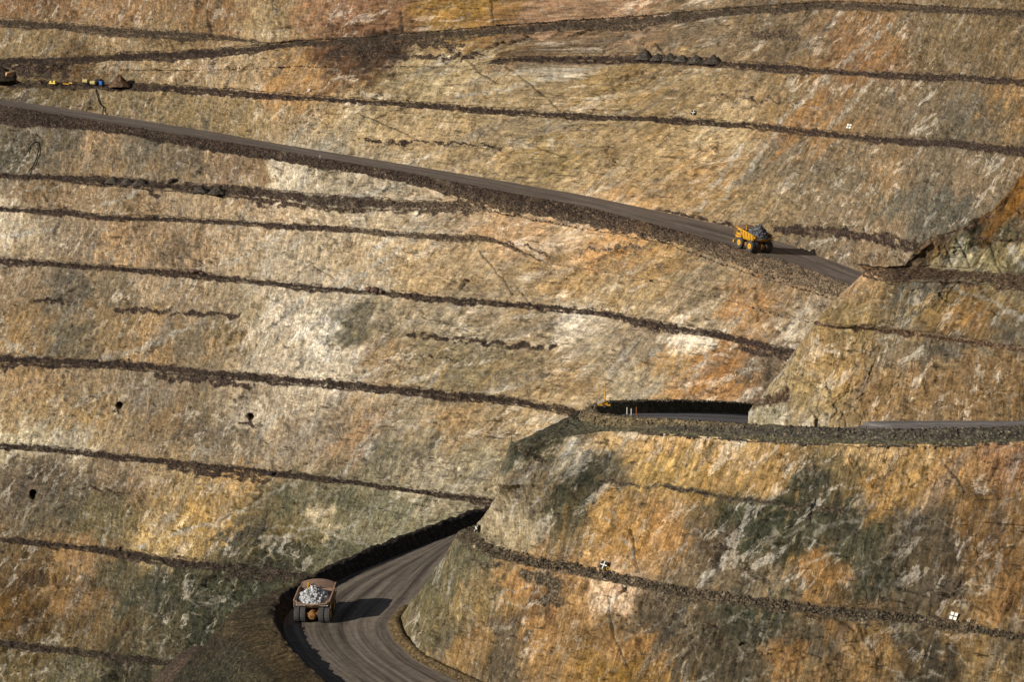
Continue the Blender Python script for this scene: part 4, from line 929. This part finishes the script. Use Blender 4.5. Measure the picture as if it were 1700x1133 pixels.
def ore_heap(name, label, seed, peak, xr, tone):
    """rock load: a rough dome with broken stones, standing in the tray"""
    nx, ny = 70, 60; u = np.linspace(0, 1, nx)[:, None]; v = np.linspace(-1, 1, ny)[None]
    x = xr[0] + (xr[1] - xr[0]) * u + 0 * v; y = v * 3.45 + 0 * u
    zt = 5.2 + (x + 4.7) * .116
    r = np.sqrt(((x - (xr[0] + xr[1]) / 2 - .1) / ((xr[1] - xr[0]) / 2)) ** 2 + (y / 3.5) ** 2)
    h = zt - 1.15 + peak * np.clip(1.12 - r, 0, 1) ** .9
    h = np.maximum(h + .16 * fbm(x * 2.2, y * 2.2, seed, 4) + .12 * fbm(x * 6, y * 6, seed + 1, 2), 3.2)
    c = lin(tone) * (1 + .35 * perlin(x * 3, y * 3, seed + 2) + .3 * perlin(x * 8, y * 8, seed + 3))[..., None]
    V = [np.stack([x, y, h], -1).reshape(-1, 3)]; Qs = [grid_quads(nx, ny)]; Cs = [np.clip(c, .01, .9).reshape(-1, 3)]
    rg = np.random.default_rng(seed)
    ico = [(0, -.53, .85), (0, .53, .85), (0, -.53, -.85), (0, .53, -.85), (.85, 0, .53), (.85, 0, -.53), (-.85, 0, .53), (-.85, 0, -.53)]
    cube = np.array([(a_, b_, c_) for a_ in (-1, 1) for b_ in (-1, 1) for c_ in (-1, 1)], float); cq = np.array([(0, 1, 3, 2), (4, 6, 7, 5), (0, 4, 5, 1), (2, 3, 7, 6), (0, 2, 6, 4), (1, 5, 7, 3)])
    n0 = nx * ny
    for k in range(420):
        i = rg.integers(3, nx - 3); j = rg.integers(3, ny - 3)
        if r[i, j] > 1.0: continue
        q = rg.normal(size=(3, 3)); q, _ = np.linalg.qr(q); sz = .10 + .22 * rg.random() ** 2.5
        P = (cube * rg.uniform(.6, 1.2, 3) * (1 + rg.uniform(-.25, .25, (8, 3)))) @ q * sz + np.array([x[i, j], y[i, j], h[i, j] + .02])
        V.append(P); Qs.append(cq + n0); n0 += 8; Cs.append(np.tile(np.clip(lin(tone) * rg.uniform(.45, 1.5), .01, .9), (8, 1)))
    o = np_mesh(name, np.concatenate(V), np.concatenate(Qs), np.concatenate(Cs), M_ORE, smooth=False)
    tag(o, label, 'ore load', 'rock loads in the truck trays'); return o

t1 = haul_truck('haul truck seen from behind with rust brown tray on the lower road bend', 0)
P1 = r3plane(np.array(520.), np.array(1033.)); yaw = R(5)
h1 = (math.sin(yaw), math.cos(yaw), R3S); up1 = (0, -R3S, 1)
c1_ = Vector(P1) + Vector(h1).normalized() * 2.95
set_pose(t1, c1_, h1, up1)
o1 = ore_heap('ore_load', 'pale grey rock load in the rusty tray on the lower bend', 11, 2.75, (-4.5, 2.1), (198, 196, 194)); set_pose(o1, c1_, h1, up1)
t2 = copy_tree(t1); t2['label'] = 'yellow haul truck climbing the upper ramp with its left wheels in view'
zr = lambda x: float(np.interp(x, X, zR1))
def repaint(root, names_, mat):
    for ch in root.children_recursive:
        if ch.name.split('.')[0] in names_: ch.material_slots[0].link = 'OBJECT'; ch.material_slots[0].material = mat
M_OLD = plain('dusty_brown_paint', (164, 134, 108), .7, var=.4, scale=1.3)
repaint(t1, ('tray', 'bumper', 'mudguard', 'bonnet', 'cab'), M_OLD)
P2 = at_z(np.array(1259.5), np.array(418.8), zr(1259.5)); Pa = at_z(np.array(1236.), np.array(411.), zr(1236)); Pb = at_z(np.array(1259.5), np.array(407.), zr(1259.5))
up2 = Vector(Pa - P2).cross(Vector(Pb - P2)).normalized(); up2 = up2 if up2.z > 0 else -up2
yaw = R(-29); h2 = Vector((math.sin(yaw), math.cos(yaw), 0)); h2 = h2 - up2 * h2.dot(up2)
c2_ = Vector(P2) + h2.normalized() * 2.95
set_pose(t2, c2_, h2, up2)
o2 = ore_heap('ore_load', 'dark grey rock heaped high in the tray on the upper ramp', 12, 3.6, (-5.0, 1.8), (112, 112, 114)); set_pose(o2, c2_, h2, up2)

# ------------------------------------------------------------------ survey targets, paint marks, posts
def wall_frame(n_h, slope=R(60)):
    n = Vector((n_h[0] * math.sin(slope), n_h[1] * math.sin(slope), math.cos(slope))).normalized()
    return n
def survey_target(Q, px, py, x, y, size, dark, label, n_h, turn=0., narrow=1.0):
    P = Vector(nearest(Q, px, py, x, y)); n = wall_frame(n_h)
    root = empty('survey_target', label, 'survey target', 'survey targets on the pit walls')
    h = size / 2; w = h * narrow
    MB().box(-w, w, -h, h, -.06, .06, .01).build('panel', M_BLACK if dark else M_WHITE, root)
    b = .062 * size
    MB().box(-b, b, -h * 1.02, h * 1.02, .04, .075).box(-w * 1.02, w * 1.02, -b, b, .042, .078).build('cross', M_WHITE if dark else M_BLACK, root)
    up = Vector((0, 0, 1)) - n * n.z; up.normalize(); r = up.cross(n); q = Matrix.Rotation(turn, 3, n); up = q @ up; r = q @ r
    P = P + n * .75
    root.matrix_world = Matrix(((r.x, up.x, n.x, P.x), (r.y, up.y, n.y, P.y), (r.z, up.z, n.z, P.z), (0, 0, 0, 1)))
    return root
nw = (-.5456, -.8381)
survey_target(QB, pxB, pyB, 1003, 941, 1.5, True, 'black survey target with a white cross above the lower bench', nw, -.12)
survey_target(QB, pxB, pyB, 800, 882, 1.5, True, 'narrow black and white survey target on the pale nose of the buttress', (-.95, -.3), -.1)
survey_target(QB, pxB, pyB, 1584, 1024, 1.4, False, 'cream survey target with a dark cross at lower right', nw, -.1)
survey_target(QW, pxW, pyW, 1411, 212, 1.5, False, 'cream survey target on the upper right wall beside a painted yellow square', nw, -.1)
survey_target(QW, pxW, pyW, 1153, 189, 1.5, True, 'black survey target with white cross on the tan upper wall', nw, .05)
survey_target(QW, pxW, pyW, 515, 152, .95, False, 'tiny pale survey target on the upper left wall', nw, 0)
def painted(name, Q, px, py, x, y, strokes_, size, rgb, label, cat, n_h=nw):
    P = Vector(nearest(Q, px, py, x, y)); n = wall_frame(n_h); up = (Vector((0, 0, 1)) - n * n.z).normalized(); r = up.cross(n); m = MB()
    for st_ in strokes_: m.tube([P + n * .55 + r * (a_ * size) + up * (b_ * size) for a_, b_ in st_], .075, 5)
    return tag(m.build(name, plain(name + '_paint', rgb, .8, var=.1)), label, cat)
painted('painted_letters', QB, pxB, pyB, 1009, 947, [[(-.1, .38), (-.35, .45), (-.55, .2), (-.55, -.15), (-.35, -.4), (-.1, -.32)], [(.18, .3), (.22, -.35)], [(.5, .1), (.55, -.42)]], .75, (212, 172, 66), 'yellow paint marks C 11 sprayed on the rock below the black target', 'painted mark')
painted('painted_letters', QB, pxB, pyB, 1611, 1031, [[(-.5, .15), (-.42, -.1), (-.3, -.05)], [(-.1, .4), (-.22, -.5)], [(.05, .5), (.42, .4), (.2, -.45)]], .7, (196, 184, 158), 'pale number 17 painted on the grey rock right of the cream target', 'painted mark')
painted('painted_letters', QB, pxB, pyB, 789, 883, [[(-.3, -.6), (-.25, .0), (.05, .5), (.45, .6)], [(-.35, -.5), (-.1, -.35)]], .8, (206, 176, 96), 'faint yellow curved paint mark beside the narrow target', 'painted mark')
painted('painted_square', QW, pxW, pyW, 1417, 213, [[(-.5, -.5), (-.5, .5), (.5, .5), (.5, -.5), (-.5, -.5)]], .55, (200, 182, 96), 'yellow painted square outline right of the cream upper target', 'painted mark')

def post(P, h, mat, label, r=.09):
    o = MB().lathe([(r, -.4), (r, h * .96), (r * .6, h)], (0, 0, 0), 'Z', 10).build('marker_post', mat); o.location = P
    return tag(o, label, 'marker post', 'marker posts beside the benches and roads')
M_OPOST = plain('orange_post', (150, 84, 44), .7)
post(nearest(QB, pxB, pyB, 824, 919), 1.6, M_WHITE, 'white marker post standing on the lower bench near the buttress nose')
ringP = ringc
def on_road2(x, y, z): return at_z(np.array(float(x)), np.array(float(y)), z)
post(on_road2(1041, 685, -111.0), 1.1, M_WHITE, 'leftmost white post inside the shaded bend', .1)
post(on_road2(1048, 687, -111.0), 1.1, M_WHITE, 'white post next to the orange post inside the shaded bend', .1)
post(on_road2(1056.5, 688, -111.0), 1.6, M_OPOST, 'orange brown post inside the shaded bend', .1)
post(nearest(PR3, *project(PR3), 481, 992), 1.4, M_WHITE, 'white marker post in the berm shade left of the rusty truck', .1)
post(np.array(r1f[np.argmin(np.abs(X - 531))]), 1.0, M_WHITE, 'small white post on the outer edge of the upper ramp')

# yellow mast trailer with solar panel on the nose of the switchback
Pm = ringc[iw - 90] + np.array([.6, -.4, 3.1]) if False else at_z(np.array(1003.), np.array(676.), -107.6)
mast = empty('radio_mast', 'slim yellow mast trailer with white solar panel on the switchback berm', 'radio mast')
mast.location = Pm
MB().box(-1.3, 1.3, -.7, .7, .35, .6, .04).box(-.6, .7, -.5, .5, .6, 1.3, .05).build('trailer', M_YEL, mast)
MB().tube([(.15, 0, .5), (.15, 0, 3.4)], .13, 8).tube([(.15, 0, 3.3), (.15, 0, 6.2)], .07, 8).build('pole', M_YEL, mast)
pn = MB().box(-.9, .9, -.04, .04, -.22, .22, .01, Matrix.Translation((-.7, -.9, 1.25)) @ Matrix.Rotation(-.5, 4, 'Y') @ Matrix.Rotation(.3, 4, 'X')); pn.build('solar_panel', M_WHITE, mast)
for y in (-.8, .8): MB().lathe([(.1, -.1), (.36, -.1), (.36, .1), (.1, .1)], (0, y, .36), 'Y', 16).build('wheel', M_TYRE, mast)
for a_, h_ in ((-.35, 4.6), (.6, 5.2)): MB().tube([(.15, 0, h_), (.15 + a_, 0, h_ + .2)], .05, 6).build('antenna', M_WHITE, mast)

def pipe(p0, p1, r, mat, label, cat='pipe', name='pipe', sag=0):
    a_, b_ = Vector(p0), Vector(p1); o = MB().tube([a_, a_.lerp(b_, .33) + Vector((0, 0, -sag)), a_.lerp(b_, .66) + Vector((0, 0, -sag)), b_], r, 10).build(name, mat)
    return tag(o, label, cat)
off = Vector((-.3, -.45, .25))
N_ = lambda x, y: Vector(nearest(QW, pxW, pyW, x, y)) + off
pipe(N_(1309, 599.5), N_(1318, 602.5), .16, M_WHITE, 'upper white pipe poking from the dark slope beside the spur', name='pipe')
pipe(N_(1304, 611.5), N_(1312, 611), .18, M_WHITE, 'lower white pipe lying on the dark slope beside the spur', name='pipe')
pipe(N_(1326.5, 601), N_(1328.5, 604), .14, M_WHITE, 'short white pipe stub close to the spur edge', name='pipe')
def hose(pl, r, label):
    P = [Vector(nearest(QW, pxW, pyW, x, y)) + off for x, y in pl]
    c = smooth_curve(np.array([list(p) for p in P]), 90, 1)
    return tag(MB().tube([tuple(p) for p in c], r, 6).build('hose', M_HOSE), label, 'hose', 'black hoses hanging on the wall')
hose([(163, 146), (161.5, 152), (164, 160), (165.5, 169), (169, 174), (173.5, 179), (175, 184), (173, 190)], .22, 'black hose hanging from the blue tank bench down to the ramp')
hose([(46, 255), (48, 248), (53, 242), (60, 236.5), (65, 237), (66.5, 243), (65, 252), (63.5, 261), (60, 269), (57, 276), (50, 287)], .21, 'black hose looped on the greenish left wall')

# ------------------------------------------------------------------ gear on the upper left bench
def gear_at(x, y): return nearest(QW, pxW, pyW, x, y + 1.0) + np.array([-.2, -.3, .25])
dirv = Vector((.8381, -.5456, 0)); rotz = math.atan2(dirv.y, dirv.x)
def seat_gear(o, x, y): o.location = Vector(gear_at(x, y)); o.rotation_euler.z = rotz
M_TAN = plain('tan_tank', (176, 158, 104), .6, var=.15); M_BLUE = plain('blue_plastic', (34, 98, 176), .5, var=.1); M_PALEYEL = plain('pale_yellow_paint', (226, 196, 92), .5, var=.15)
pu = empty('pump_unit', 'small yellow pump unit on the upper left bench', 'pump')
MB().box(-1.7, 1.7, -.6, .6, .15, .6, .05).build('skid', M_PALEYEL, pu)
MB().box(-1.3, -.4, -.5, .5, .6, 1.25, .08).build('engine_cover', M_PALEYEL, pu)
MB().lathe([(.2, -.5), (.5, -.45), (.5, .45), (.2, .5)], (1.0, 0, 1.0), 'Y', 16).build('pump_housing', M_PALEYEL, pu)
MB().tube([(0, 0, .6), (0, 0, 1.5)], .09, 8).build('exhaust', M_DARK, pu); seat_gear(pu, 87, 139.5)
for k, (x_, l_, lab) in enumerate(((109, 3.2, 'orange yellow pipe length on the bench right of the pump'), (118, 1.6, 'short pale yellow pipe length nearest the tan tanks'))):
    m = MB().tube([(-l_ / 2, 0, .32), (l_ / 2, 0, .32)], .2, 10)
    m.lathe([(.3, -l_ / 2), (.3, -l_ / 2 + .12)], (0, 0, .32), 'X', 12).lathe([(.3, l_ / 2 - .12), (.3, l_ / 2)], (0, 0, .32), 'X', 12)
    o = tag(m.build('flanged_pipe', M_YEL if k == 0 else M_PALEYEL), lab, 'pipe'); seat_gear(o, x_, 139.8)
for x_, y_, lab in ((144, 140.5, 'tan water tank left of the other tan tank on the bench'), (156, 140.8, 'tan water tank beside the black generator')):
    t = empty('water_tank', lab, 'water tank', 'tan water tanks on the upper bench')
    MB().lathe([(.2, -1.35), (.7, -1.25), (.75, -1.1), (.75, 1.1), (.7, 1.25), (.2, 1.35)], (0, 0, .95), 'X', 20).build('barrel', M_TAN, t)
    MB().box(-1.0, -.7, -.6, .6, 0, .5).box(.7, 1.0, -.6, .6, 0, .5).box(-1.1, 1.1, -.1, .1, .05, .15).build('cradle', M_DARK, t)
    MB().lathe([(.22, 0), (.22, .18)], (0, 0, 1.66), 'Z', 12).build('lid', M_TAN, t); seat_gear(t, x_, y_)
gn = empty('generator', 'black generator box between the tan tank and the blue tank', 'generator')
MB().box(-1.2, 1.2, -.7, .7, .3, 1.9, .06).box(-1.4, 1.4, -.8, .8, .05, .3, .03).build('housing', M_BLACK, gn)
MB().tube([(.7, .2, 1.9), (.7, .2, 2.4)], .08, 8).build('exhaust', M_DARK, gn); seat_gear(gn, 166, 139)
bt_ = empty('fluid_tank', 'bright blue square tank at the head of the hanging hose', 'tank')
MB().box(-.75, .75, -.75, .75, .15, 1.6, .15).build('body', M_BLUE, bt_); MB().lathe([(.2, 0), (.2, .15)], (0, 0, 1.58), 'Z', 12).build('cap', M_BLACK, bt_)
MB().box(-.8, .8, -.8, .8, 0, .14).build('pallet', M_DARK, bt_); seat_gear(bt_, 172, 142.5)

# ------------------------------------------------------------------ boulders, heaps and loose rubble
def boulder(P, r, rgb, label, seed, flat=.8):
    m = MB().rock((0, 0, r * .35), r, seed, flat, 2, .12); 
    for v in m.bm.verts:
        p = v.co * (2.2 / r); v.co += v.normal * 0; k = .16 * r * math.sin(p.x * 2.1 + seed) * math.cos(p.y * 2.7 + seed * .7) + .1 * r * math.sin(p.z * 4 + seed); v.co *= 1 + k / max(r, .1)
    o = m.build('boulder', plain('boulder_stone', rgb, .95, var=.4, scale=2.2)); o.location = P; o.rotation_euler = (0, 0, seed * 1.3)
    return tag(o, label, 'boulder', 'boulders fallen on the benches')
bl = [(21, 131, 2.6, (190, 150, 104), 'big tan boulder lying on the dark rubble at upper left', .7), (325, 455, 1.9, (104, 82, 72), 'largest dark boulder on the middle left bench', .7), (337, 457, 1.1, (92, 74, 64), 'dark boulder right of the largest one on the middle left bench', .8),
  (311, 454, 1.0, (120, 96, 80), 'small brown boulder left of the largest one on the middle left bench', .8), (612, 482, 1.0, (110, 84, 72), 'left boulder of the brown pile on the central bench', .8), (622, 483, 1.3, (98, 76, 66), 'middle boulder of the brown pile on the central bench', .8),
  (632, 486, 1.0, (106, 84, 74), 'right boulder of the brown pile on the central bench', .8), (286, 303, 1.5, (58, 52, 48), 'dark boulder on the bench under the left end of the ramp', .8), (237, 768, 1.1, (70, 60, 52), 'dark boulder on the sixth bench at lower left', .8), (448, 788, 1.2, (58, 52, 48), 'dark boulder on the sixth bench right of centre left', .8),
  (196, 914, 1.3, (84, 70, 58), 'brown boulder on the bench above the green face', .8), (64, 141, 1.0, (112, 88, 74), 'reddish boulder left of the yellow pump', .8)]
for k, (x_, y_, r_, rgb, lab, fl) in enumerate(bl): boulder(nearest(QW, pxW, pyW, x_, y_), r_, rgb, lab, k + 1, fl)
boulder(nearest(QB, pxB, pyB, 1030, 984), 1.3, (176, 146, 118), 'pinkish pale boulder just below the lower bench', 31, .7)
def heap(P, r, h, rgb, label, seed, group='spoil heaps tipped on the benches', name='spoil_heap'):
    n, m_ = 56, 18; th = np.linspace(0, 2 * math.pi, n)[None]; q = np.linspace(0, 1, m_)[:, None]
    rr_ = r * q * (1 + .18 * fbm(np.cos(th) * 1.5 + seed, np.sin(th) * 1.5 + q * 0, seed, 3))
    x = rr_ * np.cos(th); y = rr_ * np.sin(th); z = h * (1 - q ** 1.15) * (1 + .22 * fbm(np.cos(th) * 1.2 + seed, np.sin(th) * 1.2, seed + 7, 3) * q) - .5 * q + h * .20 * fbm(x * 3 / r + seed, y * 3 / r, seed + 1, 4) * (1 - q * .5) + .12 * fbm(x * 1.5, y * 1.5, seed + 2, 3)
    k = (1 + .4 * perlin(x * 2, y * 2, seed + 3) + .3 * perlin(x * .7, y * .7, seed + 4))[..., None]
    o = np_mesh(name, np.stack([x, y, z], -1).reshape(-1, 3), grid_quads(m_, n, True), np.clip(lin(rgb) * k, .004, .9).reshape(-1, 3), M_STONE)
    o.location = P; return tag(o, label, 'spoil heap', group)
hp = [(1070, 96, 3.6, 3.2, 'first and tallest dark heap of the upper right row'), (1092, 97, 3.0, 2.1, 'second dark heap of the upper right row'), (1112, 98, 3.0, 2.3, 'third dark heap of the upper right row'), (1134, 99, 3.2, 2.0, 'fourth dark heap of the upper right row'), (1158, 101, 3.4, 2.4, 'fifth dark heap of the upper right row'), (1186, 104, 3.2, 2.6, 'last dark heap at the right end of the upper right row'),
  (190, 301, 3.2, 1.9, 'first grey heap of the row under the ramp at left'), (212, 303, 3.2, 1.8, 'second grey heap of the row under the ramp at left'), (234, 304, 3.3, 2.1, 'third grey heap of the row under the ramp at left'), (334, 317, 3.2, 1.8, 'fourth grey heap of the row under the ramp at left'), (362, 320, 3.6, 2.2, 'rightmost grey heap of the row under the ramp at left')]
for k, (x_, y_, r_, h_, lab) in enumerate(hp): heap(nearest(QW, pxW, pyW, x_, y_), r_, h_, (84, 76, 66), lab, 40 + k)
heap(gear_at(203, 142), 4.6, 4.2, (112, 88, 66), 'brown stony heap right of the blue tank', 60)
heap(gear_at(88, 128) + np.array([0, 8., -.5]), 7.5, 6.0, (74, 64, 54), 'dark rubble heap behind the yellow pump', 61)
heap(gear_at(8, 132), 6.5, 5.0, (72, 62, 52), 'dark rubble heap under the tan boulder at the left edge', 62)
Ph = at_z(np.array(338.), np.array(1076.), -190.); heap(Ph + np.array([0, 0, -75.]), 98., 75., (82, 68, 56), 'large dark rubble heap at the foot of the lower road fill', 63)

def scatter(name, srcs, label):
    """loose stones too many to count, one object"""
    cube = np.array([(a_, b_, c_) for a_ in (-1, 1) for b_ in (-1, 1) for c_ in (-1, 1)], float); cq = np.array([(0, 1, 3, 2), (4, 6, 7, 5), (0, 4, 5, 1), (2, 3, 7, 6), (0, 2, 6, 4), (1, 5, 7, 3)])
    V = []; Qs = []; Cs = []; n0 = 0
    for P, rgb, lo, hi, var in srcs:
        n = len(P); sz = lo + (hi - lo) * rng.random(n) ** 3.0
        q = rng.normal(size=(n, 3, 3)); q, _ = np.linalg.qr(q)
        vv = (cube[None] * rng.uniform(.55, 1.15, (n, 1, 3)) * (1 + rng.uniform(-.3, .3, (n, 8, 3)))) @ q * sz[:, None, None] + P[:, None] + np.array([0, 0, .15]) * sz[:, None, None]
        V.append(vv.reshape(-1, 3)); Qs.append((cq[None] + (np.arange(n) * 8)[:, None, None] + n0).reshape(-1, 4)); n0 += n * 8
        c = lin(rgb) * rng.uniform(1 - var, 1 + var, (n, 1)) * rng.uniform(.92, 1.08, (n, 3)); Cs.append(np.repeat(np.clip(c, .01, .8), 8, 0))
    o = np_mesh(name, np.concatenate(V), np.concatenate(Qs), np.concatenate(Cs), M_STONE, 'stuff', smooth=False); return tag(o, label, 'rubble')
def pick(Q, px, py, rowmask, n):
    rws = np.where(rowmask)[0]; cols = np.where((px[rws[0]] > -30) & (px[rws[0]] < 1730))[0]
    return Q[rng.choice(rws, n), rng.choice(cols, n)]
ben = np.array([types[k] == 'bench' for k in segW]); fil = np.array([types[k] == 'fill' for k in segW])
al_ = colW[..., 3]; ii = np.argwhere((al_ > .6) & np.repeat((~ben & ~fil)[:, None], NC, 1) & (pxW > -20) & (pxW < 1720)); ii = ii[rng.choice(len(ii), 4500)]
ringpts = ringc[rng.integers(0, 900, 3200)]; ringn = rn_[np.clip(np.searchsorted(np.arange(900), rng.integers(0, 900, 3200)), 0, 899)]
ix = rng.integers(0, 900, 3200); w__ = rng.uniform(-1, 4.2, 3200); ringpts = ringc[ix].copy(); ringpts[:, :2] += rn_[ix] * w__[:, None]; ringpts[:, 2] += np.interp(w__, [-2.6, -.8, .5, 3.5, 4.3], [-.7, 2.2, 2.35, .0, -.7])
bb_ = np.array([k == 3 for k in segB])
scatter('rubble', [(pick(QW, pxW, pyW, ben, 11000), (84, 70, 58), .06, .28, .5), (pick(QW, pxW, pyW, fil, 5000), (112, 94, 76), .05, .24, .5), (QW[ii[:, 0], ii[:, 1]], (84, 70, 58), .05, .24, .5),
  (ringpts, (112, 100, 82), .06, .26, .5), (pick(QB, pxB, pyB, bb_, 2600), (96, 84, 68), .06, .26, .5)], 'loose broken stones strewn over benches and berms')
